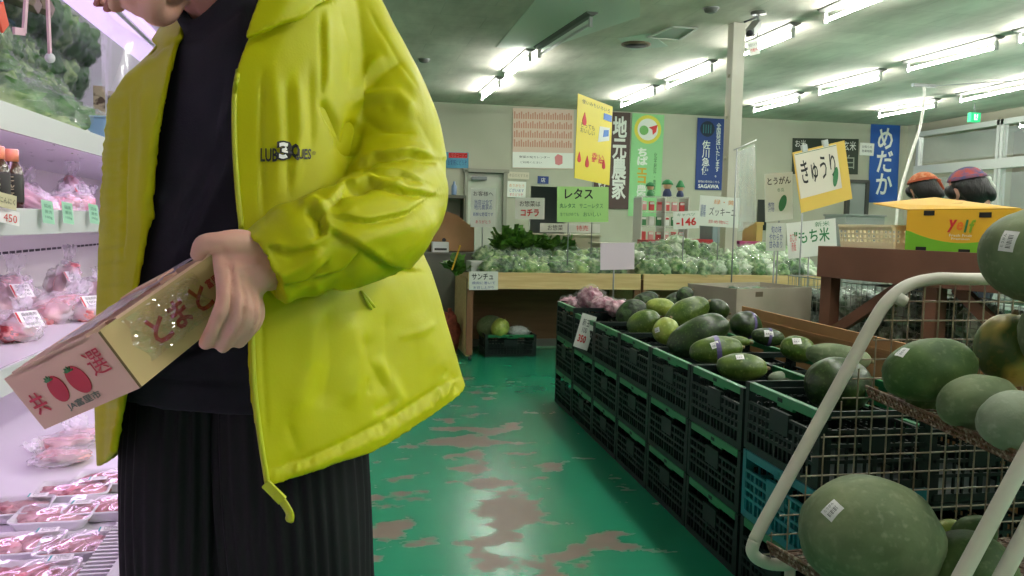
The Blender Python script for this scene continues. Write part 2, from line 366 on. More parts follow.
# ================================================================== the shopper in the yellow jacket
def npv(P): return [Vector(p) for p in P]
def loft(levels, nu, nv, closed=False):
    """levels: rows of world points; Catmull-Rom along each row, then across the rows"""
    rows = []
    for lv in levels:
        q = [tuple(p) for p in lv]
        if closed:
            m = len(q); k = crom(q[-2:]+q+q[:3], (m+4)*24+1); seg = k[2*24:(m+2)*24+1]
            idx = np.linspace(0, len(seg)-1, nu+1)[:-1]; lo = np.minimum(idx.astype(int), len(seg)-2); f = (idx-lo)[:, None]
            rows.append(seg[lo]*(1-f)+seg[lo+1]*f)
        else: rows.append(crom(q, nu))
    A = np.array(rows)
    return np.stack([crom(A[:, j], nv) for j in range(A.shape[1])], axis=1)
def shell(P, th, inward):
    """grid of points turned into a sheet with thickness th along the normal (inward: centre point the inside faces)"""
    n, m = P.shape[:2]; du = np.gradient(P, axis=1); dv = np.gradient(P, axis=0); nr = np.cross(du, dv); nr /= np.linalg.norm(nr, axis=2, keepdims=True)+1e-9
    c = np.asarray(inward); s = np.sign(((c-P)*nr).sum(axis=2).mean()); Q = P+nr*s*th
    V = np.concatenate([P.reshape(-1, 3), Q.reshape(-1, 3)]); F = []; o = n*m
    for i in range(n-1):
        for j in range(m-1):
            a, b_, c_, d_ = i*m+j, i*m+j+1, (i+1)*m+j+1, (i+1)*m+j
            F.append((a, b_, c_, d_)); F.append((o+a, o+d_, o+c_, o+b_))
    for i in range(n-1):
        for j in (0, m-1):
            a, d_ = i*m+j, (i+1)*m+j; F.append((a, d_, o+d_, o+a) if j == 0 else (d_, a, o+a, o+d_))
    for j in range(m-1):
        for i in (0, n-1):
            a, b_ = i*m+j, i*m+j+1; F.append((b_, a, o+a, o+b_) if i == 0 else (a, b_, o+b_, o+a))
    return V, F
def remesh(o, vox, smooth=0, fac=.5):
    r = o.modifiers.new('r', 'REMESH'); r.mode = 'VOXEL'; r.voxel_size = vox; r.use_smooth_shade = True
    if smooth: sm = o.modifiers.new('s', 'SMOOTH'); sm.iterations = smooth; sm.factor = fac
    return apply_mods(o)
def co(o): a = np.empty(len(o.data.vertices)*3); o.data.vertices.foreach_get('co', a); return a.reshape(-1, 3)
def nrm(o): a = np.empty(len(o.data.vertices)*3); o.data.vertex_normals.foreach_get('vector', a); return a.reshape(-1, 3)
def setco(o, a): o.data.vertices.foreach_set('co', a.ravel()); o.data.update()
def proj(A):
    v = A-np.array(CAM); d = v@np.array(FW); return np.stack([512+FPX*(v@np.array(RT))/d, 288-FPX*(v@np.array(UP))/d], 1), d
def shade_smooth(o): o.data.polygons.foreach_set('use_smooth', [True]*len(o.data.polygons)); return o
def polyd(X, pts):                                   # distance to a polyline and place along it (0..1)
    P = np.array(pts, float); best = np.full(len(X), 1e9); tt = np.zeros(len(X)); sg = np.zeros(len(X)); L_ = np.linalg.norm(np.diff(P, axis=0), axis=1); acc = 0; tot = L_.sum()
    for i in range(len(P)-1):
        a, d = P[i], P[i+1]-P[i]; t = np.clip(((X-a)@d)/(d@d), 0, 1); q = X-a-t[:, None]*d; dd = np.linalg.norm(q, axis=1); m = dd < best
        best[m] = dd[m]; tt[m] = (acc+t[m]*L_[i])/tot; sg[m] = np.sign(d[0]*q[m, 1]-d[1]*q[m, 0]); acc += L_[i]
    return best, tt, sg
def folds(o, lst, front=True):
    """cloth folds: ridges (height > 0) and valleys (height < 0) along drawn lines, as real relief of the cloth"""
    A = co(o); Nn = nrm(o); X, d = proj(A); D = np.zeros(len(A))
    vd = A-np.array(CAM); face = (vd*Nn).sum(1)/np.linalg.norm(vd, axis=1) < 0.15
    for pts, h, wd, *ex in lst:
        lo = np.min(pts, axis=0)-(6 if ex else 3)*wd; hi = np.max(pts, axis=0)+(6 if ex else 3)*wd
        m = ((X > lo) & (X < hi)).all(1) & face
        if not m.any(): continue
        q, t, sg = polyd(X[m], pts)
        env = np.minimum(1, np.minimum(t, 1-t)*5+.15)
        if len(ex) and ex[0] == 'c':
            sq = q*sg; D[m] += h*env*np.where(sq > 0, .35-1.35*np.minimum(1, sq/(wd*.35))*np.exp(-np.maximum(0, sq-wd*.35)/(wd*1.5))-.35*np.minimum(1, sq/(wd*.35)), .35*np.exp(-(sq/(wd*1.3))**2)+.0) ; continue
        D[m] += h*env*(np.exp(-(q/wd)**2) if h > 0 else .55*np.exp(-(q/wd)**2)+.45*np.exp(-q/(wd*.45)))
    setco(o, A+Nn*D[:, None])
def noise_relief(o, amp, scale, stretch=(1, 1, 1), seed=0.0, mask=None):
    A = co(o); Nn = nrm(o); D = np.array([noise.noise(Vector((p[0]*scale*stretch[0]+seed, p[1]*scale*stretch[1], p[2]*scale*stretch[2]))) for p in A])
    if mask is not None: D *= mask
    setco(o, A+Nn*(D*amp)[:, None])
jm = mat('yellow_nylon', (176, 175, 0), rough=.5, c2=(182, 181, 0), nscale=3, bump=.03, bscale=300, spec=.22)
jtrim = mat('yellow_trim', (178, 184, 20), rough=.5)
swm = mat('navy_knit', (38, 36, 46), rough=.85, c2=(44, 41, 52), nscale=20, bump=.15, bscale=500, spec=.25)
trm = mat('black_pleated', (15, 15, 19), rough=.7, spec=.3)
skm = mat('skin', (216, 162, 146), rough=.5, c2=(226, 172, 154), nscale=12, sss=.12, spec=.4)
lipm = mat('lips', (176, 108, 100), rough=.45)
hairm = mat('black_hair', (18, 16, 16), rough=.45, bump=.5, bscale=120, stretch=(1, 1, .15))
person = None
def gloss_film(key, clear, rough):                   # thin clear film: sheen only, no milkiness
    m = bpy.data.materials.new(key); m.use_nodes = True; nt = m.node_tree; N = nt.nodes; L = nt.links; N.remove(N['Principled BSDF'])
    g = N.new('ShaderNodeBsdfGlossy'); g.inputs['Roughness'].default_value = rough; t = N.new('ShaderNodeBsdfTransparent'); x = N.new('ShaderNodeMixShader'); x.inputs[0].default_value = clear
    L.new(g.outputs[0], x.inputs[1]); L.new(t.outputs[0], x.inputs[2]); L.new(x.outputs[0], N['Material Output'].inputs[0]); return m
# --- body: one continuous figure
bb = MB()
def cap(pts, rs, seg=16):                            # smooth limb
    n = len(pts)*6; P = crom([tuple(p) for p in pts], n); R_ = crom([(r, 0, 0) for r in rs], n)[:, 0]
    P = npv(P); bb.tube(P, list(R_), seg)
    bb.blob(P[0], (R_[0],)*3, None, seg, 10); bb.blob(P[-1], (R_[-1],)*3, None, seg, 10)
hip = C(240, 420, 1.28); chest = C(255, 150, 1.29); neckb = C(238, 2, 1.25)
footz = 0.0
hipw = Vector((hip.x, hip.y, .93))
sh_l, sh_r = C(348, 76, 1.33), C(158, 112, 1.30)
bb.blob(C(245, 175, 1.31), (.135, .085, .23), Matrix.Rotation(.3, 3, 'Z')); bb.blob(Vector((hipw.x, hipw.y, .98)), (.125, .085, .15), Matrix.Rotation(.3, 3, 'Z'))
cap([sh_l, C(255, 75, 1.29), sh_r], [.055, .075, .045])
el_l = C(404, 208, 1.19); wr_l = C(268, 268, 1.005)
cap([sh_l, C(380, 140, 1.29), el_l], [.055, .047, .042]); cap([el_l, C(336, 240, 1.06), wr_l], [.042, .04, .028])
el_r = C(130, 250, 1.33); wr_r = C(135, 325, 1.25)
cap([sh_r, C(138, 170, 1.32), el_r], [.042, .038, .034]); cap([el_r, wr_r], [.04, .03])
lx = Vector((.085, -.03, 0))
for sg in (-1, 1):
    h0 = hipw+lx*sg+Vector((0, 0, -.02)); kn = h0+Vector((.0, -.02, -.42)); kn.z = .50; an = Vector((kn.x, kn.y+.03, .09))
    cap([h0, kn, an], [.07, .05, .04]); cap([an+Vector((0, .02, -.045)), an+Vector((-.05, -.09, -.05)), an+Vector((-.09, -.16, -.062))], [.038, .038, .025])
# neck and head, bowed towards the carton
hf = (RT*-.68+UP*-.66+FW*-.20).normalized(); hu = (UP*.68+RT*-.70+FW*-.02); hu = (hu-hf*hu.dot(hf)).normalized(); hr = hf.cross(hu).normalized()
chin = C(149, 22, 1.135)
HS = 1.15
def H(f_, u_, r_=0.0): return hc+(hf*f_+hu*u_+hr*r_)*HS
hc = chin-(hf*.083-hu*.118)*HS
HR = Matrix(((hr.x, hf.x, hu.x), (hr.y, hf.y, hu.y), (hr.z, hf.z, hu.z)))*1.12
bb.blob(H(-.012, .03), (.076, .098, .095), HR, 24, 16); bb.blob(H(.03, -.045), (.058, .058, .075), HR, 20, 14)
cap([H(.012, -.075, .052), H(.055, -.105, .03), H(.070, -.109, 0), H(.055, -.105, -.03), H(.012, -.075, -.052)], [.02, .018, .018, .018, .02], 12)
bb.blob(H(.058, -.062), (.036, .040, .042), HR, 18, 14); bb.blob(H(.072, -.085), (.024, .022, .018), HR, 14, 10)          # muzzle
bb.blob(H(.079, -.095), (.017, .012, .013), HR, 12, 10)        # chin
cap([H(.088, .015), H(.104, -.015), H(.113, -.036)], [.010, .012, .015], 10)   # nose
for s_ in (-1, 1): bb.blob(H(.097, -.041, .015*s_), (.010, .012, .009), HR, 10, 8)
for s_ in (-1, 1):
    bb.blob(H(.07, -.012, .036*s_), (.028, .022, .02), HR, 12, 8)   # cheekbone
    bb.blob(H(.082, .028, .03*s_), (.026, .013, .009), HR, 10, 8)    # brow
    bb.blob(H(-.008, -.012, .076*s_), (.010, .024, .034), HR, 12, 10)  # ear
cap([H(.098, -.063, .021), H(.106, -.062, 0), H(.098, -.063, -.021)], [.004, .0065, .004], 8)
cap([H(.094, -.076, .018), H(.101, -.077, 0), H(.094, -.076, -.018)], [.005, .0075, .005], 8)
cap([C(250, 30, 1.29), C(216, -6, 1.25), H(-.035, -.06), H(-.04, -.02)], [.058, .056, .056, .055])
# left hand closed on the end of the carton: palm, four bent fingers, thumb from the side of the palm
hand = [([(222, 260, .970), (226, 296, .950), (217, 322, .954), (206, 343, .970)], .0100),
        ([(235, 271, .968), (240, 304, .956), (235, 328, .964), (223, 346, .980)], .0102),
        ([(246, 283, .974), (252, 310, .966), (248, 329, .974), (239, 342, .990)], .0096),
        ([(254, 294, .988), (258, 311, .984), (256, 323, .992), (250, 332, 1.004)], .0078)]
for pts, r in hand: cap([C(*p) for p in pts], [r*1.10, r*1.10, r*.98, r*.86], 14)
for px_, py_, d_ in ((227, 261, .974), (238, 271, .972), (248, 282, .978), (254, 290, .990)):
    cap([C(269, 266, 1.0), C((px_+269)/2, (py_+264)/2, .982), C(px_, py_, d_)], [.022, .017, .0118], 14)
cap([C(262, 252, .995), C(240, 243, .975), C(219, 242, .962), (C(204, 244, .960)), C(198, 254, .966)], [.02, .0165, .0122, .0112, .0092], 14)
body = bb.build('person', skm, None, True, fix=False)
remesh(body, .0034, 2, .5)
tag(body, 'person in a bright yellow jacket and black pleated trousers holding a tomato carton', 'person')
folds(body, [([(229, 256), (233, 285), (231, 312), (216, 345)], -.006, 1.5), ([(241, 270), (246, 296), (243, 325), (231, 346)], -.006, 1.5), ([(252, 283), (257, 303), (254, 327), (245, 341)], -.005, 1.4),
              ([(219, 292), (232, 296)], .0012, 3), ([(212, 318), (224, 323)], -.0009, 1.4), ([(214, 322), (225, 327)], -.0009, 1.4), ([(234, 300), (246, 305)], .0012, 3), ([(231, 324), (241, 330)], -.0009, 1.4), ([(247, 307), (257, 312)], .001, 3),
              ([(222, 246), (226, 258), (224, 270)], -.0025, 3), ([(258, 262), (240, 268), (226, 262)], .0018, 3), ([(264, 268), (248, 276), (238, 273)], .0018, 2.5), ([(206, 243), (210, 250)], -.001, 2)])
person = body
def mold(mb, name, m, vox, sm, parent):
    o = mb.build(name, m, None, True, fix=False); remesh(o, vox, sm); o.parent = parent; return o
# hair
hb = MB()
def hair_fn(d, ph, th): return 1.0 if not (d.y > .25 and d.z < .45) else .80
hb.blob(H(-.018, .045), (.088, .108, .105), HR, 28, 20, hair_fn); hb.blob(H(-.06, -.01), (.07, .055, .07), HR, 20, 14)
rg = random.Random(3)
for k in range(60):
    a = rg.uniform(-2.6, 2.6); z = rg.uniform(-.02, .10); p0 = H(-.018+.09*math.cos(a), z, .075*math.sin(a))
    q = p0+(p0-hc).normalized()*.012-hu*.03; hb.tube([p0-hu*-.02, p0+(p0-hc).normalized()*.014, q], [.012, .009, .003], 6)
mold(hb, 'hair', hairm, .006, 2, body)
# eyes and lips as small parts of the face
for s_ in (-1, 1):
    MB().blob(H(.082, .008, .031*s_), (.011, .007, .005), HR, 10, 8).build('eye', mat('eye_dark', (40, 30, 28), rough=.2), body, True)
lp = MB(); lp.tube([H(.099, -.064, .020), H(.1125, -.0635, 0), H(.099, -.064, -.020)], [.002, .0045, .002], 8); lp.tube([H(.096, -.0745, .017), H(.1075, -.0755, 0), H(.096, -.0745, -.017)], [.002, .0055, .002], 8)
lp.build('lips', lipm, body, True)
# --- jacket: open shell of the trunk, two sleeves, collar and hood, grown together
LV = [[(176, 38, 1.215), (163, 44, 1.24), (150, 54, 1.32), (215, -22, 1.42), (300, -40, 1.43), (362, -22, 1.37), (335, -8, 1.22), (290, 6, 1.15), (258, 10, 1.13)],
      [(166, 78, 1.165), (134, 80, 1.22), (113, 96, 1.31), (160, 90, 1.46), (300, 52, 1.51), (390, 56, 1.40), (345, 68, 1.20), (290, 72, 1.12), (236, 74, 1.09)],
      [(154, 135, 1.13), (122, 135, 1.20), (107, 142, 1.30), (165, 130, 1.49), (310, 128, 1.53), (398, 132, 1.40), (345, 140, 1.17), (290, 142, 1.09), (232, 140, 1.07)],
      [(145, 215, 1.12), (117, 215, 1.18), (103, 220, 1.28), (165, 215, 1.49), (320, 215, 1.54), (408, 218, 1.40), (350, 222, 1.16), (292, 224, 1.08), (238, 220, 1.05)],
      [(131, 300, 1.11), (112, 300, 1.17), (100, 300, 1.27), (165, 292, 1.49), (330, 285, 1.55), (432, 275, 1.41), (362, 300, 1.17), (300, 305, 1.08), (248, 302, 1.04)],
      [(122, 385, 1.11), (108, 385, 1.16), (98, 382, 1.25), (165, 365, 1.48), (340, 340, 1.55), (448, 330, 1.42), (378, 375, 1.18), (310, 388, 1.08), (252, 390, 1.03)],
      [(110, 452, 1.115), (104, 462, 1.16), (101, 464, 1.23), (165, 430, 1.46), (345, 385, 1.55), (464, 384, 1.43), (392, 442, 1.19), (330, 466, 1.09), (267, 488, 1.03)]]
G = loft([[C(*p) for p in lv] for lv in LV], 130, 120)
jb = MB(); V, F = shell(G, .009, C(245, 220, 1.3)); jb.add(V, F)
sl = [(338, -4, 1.34), (356, 50, 1.335), (374, 92, 1.325), (390, 132, 1.295), (397, 176, 1.245), (389, 210, 1.16), (362, 233, 1.075), (322, 243, 1.035), (288, 256, 1.012), (263, 270, .998)]
sr_ = [.060, .074, .079, .079, .076, .074, .068, .062, .057, .049]
P = npv(crom([tuple(C(*p)) for p in sl], 60)); R_ = list(crom([(r, 0, 0) for r in sr_], 60)[:, 0])
for i in range(60): R_[i] *= 1+.03*math.sin(i*.9)*(i > 24)
R_[-1] *= .99; R_[-2] *= .97; R_[-3] *= .95; R_[-4] *= .97
jb.tube(P, R_, 32)
slr = [(156, 116, 1.32), (143, 146, 1.32), (135, 190, 1.32), (134, 255, 1.32), (136, 310, 1.29)]
P = npv(crom([tuple(C(*p)) for p in slr], 30)); jb.tube(P, list(crom([(r, 0, 0) for r in (.04, .042, .042, .04, .04)], 30)[:, 0]), 20)
# stand collar on the wearer's left side, lapel turned, hood hanging at the nape
cl = loft([[C(*p) for p in q] for q in [
    [(272, -42, 1.13), (320, -50, 1.17), (352, -45, 1.27), (345, -50, 1.38), (280, -58, 1.42), (215, -42, 1.38)],
    [(259, -5, 1.105), (312, -22, 1.14), (350, -24, 1.26), (350, -26, 1.38), (285, -30, 1.43), (205, -15, 1.37)],
    [(244, 37, 1.085), (284, 22, 1.105), (322, 4, 1.16), (352, -10, 1.34), (290, -10, 1.45), (195, 14, 1.37)]]], 60, 24)
V, F = shell(cl, .012, C(265, -10, 1.27)); jb.add(V, F)
jb.blob(C(345, -4, 1.43), (.050, .065, .065), Matrix.Rotation(.6, 3, 'Z'), 20, 14)
rc = loft([[C(*p) for p in q] for q in [
    [(184, 14, 1.235), (168, 8, 1.30), (185, -8, 1.36)], [(178, 36, 1.205), (160, 46, 1.24), (150, 40, 1.32)]]], 24, 16)
V, F = shell(rc, .010, C(215, 20, 1.28)); jb.add(V, F)
jacket = jb.build('jacket', jm, None, True, fix=False)
remesh(jacket, .0036, 3, .5)
Z1 = lambda x, y: (180+x/2.217, y/2.217)
Z3 = lambda x, y: (240+x/3.03, 130+y/3.03)
Z4 = lambda x, y: (240+x/2.743, 290+y/2.743)
TT = lambda x, y: (80+x/1.8, y/1.8)
ZS = lambda x, y: (300+x/3.6, y/3.6)
FO = [  # upper sleeve
    ([ZS(185, 370), ZS(260, 345), ZS(350, 345), ZS(420, 420)], .009, 7), ([ZS(195, 430), ZS(190, 510), ZS(178, 560)], -.026, 6),
    ([ZS(215, 420), ZS(300, 470), ZS(420, 480)], -.006, 6), ([ZS(190, 540), ZS(290, 500), ZS(430, 490)], .005, 7),
    ([ZS(200, 350), ZS(250, 240), ZS(300, 200)], .006, 6), ([ZS(180, 320), ZS(190, 180), ZS(150, 40)], -.004, 8), ([ZS(230, 330), ZS(300, 260), ZS(370, 220)], -.005, 7),
    ([ZS(80, 360), ZS(130, 450), ZS(170, 560)], -.015, 5), ([ZS(75, 40), ZS(82, 200), ZS(78, 350)], -.005, 3), ([ZS(95, 40), ZS(100, 200), ZS(95, 340)], .004, 5),
    ([ZS(240, 20), ZS(330, 180), ZS(430, 330)], -.003, 3), ([ZS(280, 110), ZS(360, 220), ZS(440, 360)], .003, 7),
    # elbow and forearm
    ([TT(485, 305), TT(530, 276), TT(600, 268), TT(652, 285)], .010, 5, 'c'), ([TT(470, 338), TT(520, 318), TT(585, 338), TT(640, 350)], .009, 5, 'c'), ([TT(520, 300), TT(580, 306), TT(620, 325)], .006, 4.5, 'c'),
    ([TT(440, 372), TT(478, 332), TT(530, 322)], .008, 4.5, 'c'), ([TT(450, 385), TT(520, 396), TT(590, 380), TT(640, 345)], .006, 5, 'c'), ([TT(410, 372), TT(436, 384), TT(446, 420), TT(425, 430)], .010, 4.5, 'c'),
    ([TT(395, 375), TT(420, 362), TT(445, 378)], .008, 5), ([TT(440, 402), TT(500, 440), TT(560, 478), TT(606, 486)], .007, 5, 'c'), ([TT(420, 508), TT(475, 484), TT(508, 450)], .008, 5, 'c'),
    ([TT(335, 438), TT(380, 452), TT(432, 440)], .007, 4.5, 'c'), ([TT(322, 430), TT(342, 480), TT(372, 512)], .006, 4.5, 'c'), ([TT(372, 512), TT(412, 502), TT(446, 470)], .009, 5, 'c'), ([TT(350, 500), TT(400, 480), TT(440, 452)], .005, 6),
    ([TT(300, 420), TT(322, 470), TT(352, 540)], -.007, 3), ([TT(560, 480), TT(600, 440), TT(640, 380)], .004, 10), ([TT(470, 440), TT(540, 425), TT(610, 400)], .004, 9), ([TT(600, 200), TT(635, 260), TT(650, 330)], -.003, 9),
    # front panel
    ([(262, 70), (261, 140), (264, 225)], -.004, 2.5), ([(272, 60), (280, 130), (276, 200)], .004, 7), ([(296, 70), (300, 130), (292, 190)], .005, 6), ([(310, 60), (312, 150)], -.004, 5), ([(286, 80), (289, 200)], -.004, 4),
    ([Z4(200, 40), Z4(190, 200), Z4(150, 360)], .004, 11), ([Z4(240, 60), Z4(250, 200), Z4(230, 330)], -.004, 12), ([Z4(300, 60), Z4(325, 180), Z4(300, 330)], .004, 11),
    ([Z4(345, 120), Z4(360, 200), Z4(410, 290)], -.005, 8), ([Z4(372, 180), Z4(410, 250), Z4(436, 300), Z4(410, 345)], .005, 7), ([Z4(400, 60), Z4(405, 180), Z4(415, 270)], -.003, 7), ([Z4(365, 335), Z4(420, 305)], -.003, 5),
    ([Z4(430, 130), Z4(500, 112), Z4(540, 90)], .0018, 4), ([Z4(470, 60), Z4(520, 150), Z4(560, 230)], .003, 12),
    ([Z4(90, 490), Z4(180, 465), Z4(300, 410), Z4(430, 340), Z4(600, 235)], -.004, 3), ([Z4(100, 520), Z4(220, 475), Z4(400, 395), Z4(600, 265)], .004, 6),
    ([Z4(60, 40), Z4(62, 200), Z4(75, 400)], -.002, 2.5), ([Z4(130, 360), Z4(160, 440), Z4(120, 490)], -.003, 6),
    # right front panel, stitched strip
    ([(128, 95), (125, 160), (122, 260)], -.005, 2.5), ([(145, 70), (146, 150), (140, 230)], .005, 7), ([(112, 90), (110, 250)], .003, 6), ([(164, 175), (160, 200), (150, 225)], .008, 5), ([(150, 60), (160, 50), (172, 40)], -.006, 4), ([(120, 85), (150, 62), (170, 40)], .005, 5)]
folds(jacket, FO)
rg = random.Random(11); small = []                   # hem and cuff gathers, strip puckers
for k in range(34):
    t = k/33; x = 275+t*185+rg.uniform(-2, 2); y = 476-92*t**1.15; small.append(([(x, y+7), (x+rg.uniform(-5, 5), y-rg.uniform(1, 9))], rg.choice((-1, 1))*rg.uniform(.0005, .0015+.002*t), rg.uniform(1.8, 3)))
for k in range(16):
    t = k/15; x = 248+t*28; y = 238+t*66; small.append(([(x, y), (x+11, y-5)], rg.choice((-1, 1))*.0013, 2))
for k in range(46):
    y = 92+k*7.6+rg.uniform(-2, 2); small.append(([(98, y), (126, y-3)], rg.choice((-1, 1))*.0018, 2))
for k in range(6):
    x = rg.uniform(300, 455); y = rg.uniform(300, 440); a = rg.uniform(-.6, 1.9); l = rg.uniform(8, 22); small.append(([(x, y), (x+l*math.cos(a), y+l*math.sin(a))], rg.choice((-1, 1))*.002, 3))
for k in range(8):
    x = rg.uniform(330, 430); y = rg.uniform(90, 260); a = rg.uniform(-.6, .9); l = rg.uniform(8, 26); small.append(([(x, y), (x+l*math.cos(a), y+l*math.sin(a))], rg.choice((-1, 1))*.0022, 3))
folds(jacket, small)
noise_relief(jacket, .0015, 9, (1, 1, .5), 3.1)
noise_relief(jacket, .0008, 30, (1, 1, .8), 8.7)
sm = jacket.modifiers.new('s', 'SMOOTH'); sm.iterations = 1; apply_mods(jacket); shade_smooth(jacket); jacket.parent = body
bpy.context.view_layer.update()
def bvh_of(o): return BVHTree.FromPolygons([v.co.copy() for v in o.data.vertices], [tuple(p.vertices) for p in o.data.polygons])
JB = bvh_of(jacket)
def drape(vs, tree, off, dirv=None):                 # lay points onto a cloth surface, seen from the front
    out = []
    for v in vs:
        d = (v-CAM).normalized(); h = tree.ray_cast(CAM, d, 3.0)
        out.append((h[0]-d*off) if h[0] is not None else v)
    return out
def onto(px, py, tree=None, off=.002):
    d = ray(px, py).normalized(); h = (tree or JB).ray_cast(CAM, d, 3.0); return h[0]-d*off if h[0] is not None else C(px, py, 1.05)
# zip edges, zip end, pocket pull
ze = [(238, 58), (236, 75), (233, 95), (233, 140), (236, 190), (240, 228)]
zl = [(250, 318), (251, 350), (253, 390), (259, 440), (266, 484)]
for seg in (ze, zl):
    pts = [onto(x+1.5, y) for x, y in seg]; MB().tube(curve(pts, 40), .0035, 6).build('zipper', jtrim, jacket, True)
zb = [onto(266, 485, off=.004), onto(270, 492, off=.004)]
pz = zb[0]
tg = MB(); tg.box(C(271, 489, 1.02), (.012, .006, .02), frame(C(279, 497, 1.02)-C(267, 485, 1.02), FW), .002)
tg.box(C(279, 497, 1.018), (.012, .007, .014), frame(C(287, 505, 1.02)-C(275, 493, 1.02), FW), .002); tg.build('zip_end', jtrim, jacket)
MB().tube(curve([C(281, 499, 1.018), C(287, 508, 1.016), C(290, 515, 1.016), C(289, 522, 1.018)], 14), [.006]*13+[.004], 8, True, .4).build('zip_strap', jtrim, jacket, True)
pp = MB(); a0 = onto(361, 291, off=.004)
pp.tube([a0, onto(368, 299, off=.008), onto(375, 307, off=.008)], [.002, .0028, .002], 6); pp.tube([a0, onto(367, 302, off=.007), onto(372, 309, off=.007)], [.0015, .0025, .002], 6); pp.build('pocket_pull', jtrim, jacket, True)
# chest lettering
inkm = mat('print_black', (22, 22, 20), rough=.6); wht = mat('print_white', (232, 232, 228), rough=.6)
def chest_text(t, px, py, hpx, wpx, m, off, bold=.03):
    b = MB(); o = C(px, py, 1.0); put_text(b, t, o, RT, UP, hpx/FPX, 0, wpx/FPX, bold)
    b.v = drape(b.v, JB, off); b.build('lettering', m, jacket, fix=False)
chest_text('LUB', 269, 155, 13.5, 17, inkm, .0025, .025)
chest_text('3', 284.5, 150.5, 20, 16, inkm, .0028, .09); chest_text('3', 284.5, 150.5, 16.5, 11, wht, .0045, .04)
chest_text('Q', 295.5, 152, 17, 8.5, inkm, .0025, .05); chest_text('UES', 305, 154, 10.5, 12.5, inkm, .0025, .025); chest_text('®', 314, 153, 4, 4, inkm, .0025, 0)
# --- sweater
SV = [[(185, 26, 1.225), (203, 26, 1.195), (228, 5, 1.175), (262, -12, 1.22), (268, -22, 1.32), (225, -12, 1.36), (185, 10, 1.30)],
      [(172, 62, 1.225), (203, 56, 1.175), (245, 42, 1.155), (320, 40, 1.22), (330, 45, 1.38), (240, 50, 1.44), (150, 70, 1.32)],
      [(158, 130, 1.19), (195, 130, 1.15), (245, 130, 1.13), (325, 130, 1.20), (335, 130, 1.40), (240, 130, 1.46), (135, 135, 1.32)],
      [(144, 215, 1.165), (190, 215, 1.135), (245, 215, 1.125), (325, 215, 1.20), (335, 215, 1.40), (240, 215, 1.46), (130, 215, 1.31)],
      [(130, 310, 1.16), (185, 310, 1.145), (250, 310, 1.135), (325, 310, 1.21), (335, 310, 1.40), (240, 310, 1.46), (126, 310, 1.31)],
      [(120, 385, 1.17), (180, 400, 1.155), (258, 405, 1.15), (330, 395, 1.22), (340, 385, 1.40), (240, 375, 1.45), (118, 380, 1.31)],
      [(120, 402, 1.17), (180, 413, 1.158), (258, 416, 1.153), (328, 405, 1.22), (336, 393, 1.40), (240, 385, 1.45), (118, 395, 1.31)]]
G = loft([[C(*p) for p in lv] for lv in SV], 120, 120, True); G = np.concatenate([G, G[:, :1]], axis=1)
sb = MB(); V, F = shell(G, .008, C(235, 220, 1.29)); sb.add(V, F)
sb.tube(curve([C(183, 18, 1.225), C(192, 27, 1.21), C(207, 20, 1.195), C(226, 2, 1.175), C(244, -16, 1.20), C(250, -30, 1.29), C(215, -25, 1.33), C(186, 0, 1.29), C(183, 18, 1.225)], 60), .011, 10)
sweater = sb.build('sweater', swm, None, True, fix=False); remesh(sweater, .005, 5)
folds(sweater, [([(240, 90), (205, 170), (170, 230), (150, 260)], .007, 9), ([(235, 160), (200, 230), (165, 270)], .008, 8), ([(232, 120), (195, 200), (160, 240)], -.006, 8), ([(150, 195), (165, 200)], .005, 9), ([(225, 60), (215, 130), (200, 190)], -.004, 9),
                ([(120, 375), (180, 380), (255, 382)], -.006, 2.5), ([(215, 330), (190, 350), (150, 360)], -.005, 8), ([(240, 345), (215, 352), (170, 364)], .005, 5), ([(176, 44), (200, 40), (228, 20), (245, 0)], -.003, 2.5)])
sweater.parent = body
# --- pleated trousers, two wide legs
tb = MB(); LEG = 200
def leg(cx, cy, top, sg):
    zs = np.linspace(.985, .045, 48); rows = []
    for z in zs:
        t = (.985-z)/.94; rx = .116+.006*math.sin(min(1, t*3)*math.pi)+.004*t; ry = .105+.012*min(1, t*4)+.01*t; off = lx*sg*(0.66+.16*min(1, t*3))+Vector((.010*min(1, t*2.5), 0, 0))
        row = []
        for k in range(LEG):
            a = 2*math.pi*k/LEG; pl = 1+(.024+.012*math.sin(a*5+z*3))*math.sin(a*38+1.1*math.sin(z*6+a*4)+sg)+.02*math.sin(a*3+z*6*sg)+.012*math.sin(a*7-z*9)
            row.append((cx+off.x+rx*pl*math.cos(a), cy+off.y+ry*pl*math.sin(a), z))
        rows.append(row)
    tb.grid([npv(r) for r in rows], True); tb.add(npv(rows[0])+npv(rows[-1]), [tuple(range(LEG)), tuple(range(LEG, 2*LEG))[::-1]])
hx, hy = hipw.x+.005, hipw.y
leg(hx, hy, 0, 1); leg(hx, hy, 0, -1)
wb = [[Vector((hx+math.cos(a)*(.160+.003*math.sin(40*a)), hy+math.sin(a)*.11, z)) for a in [2*math.pi*k/160 for k in range(160)]] for z in (1.03, 1.02, 1.0, .975, .955)]
tb.grid(wb, True)
trousers = tb.build('trousers', trm, body, True)
# shoes under the hems
for sg in (-1, 1):
    h0 = hipw+lx*sg; sb_ = MB(); sb_.blob(Vector((h0.x-.05, h0.y-.08, .05)), (.05, .14, .05), Matrix.Rotation(-.5, 3, 'Z'), 16, 10); sb_.build('shoe', mat('black_shoe', (20, 20, 22), rough=.5), body, True)
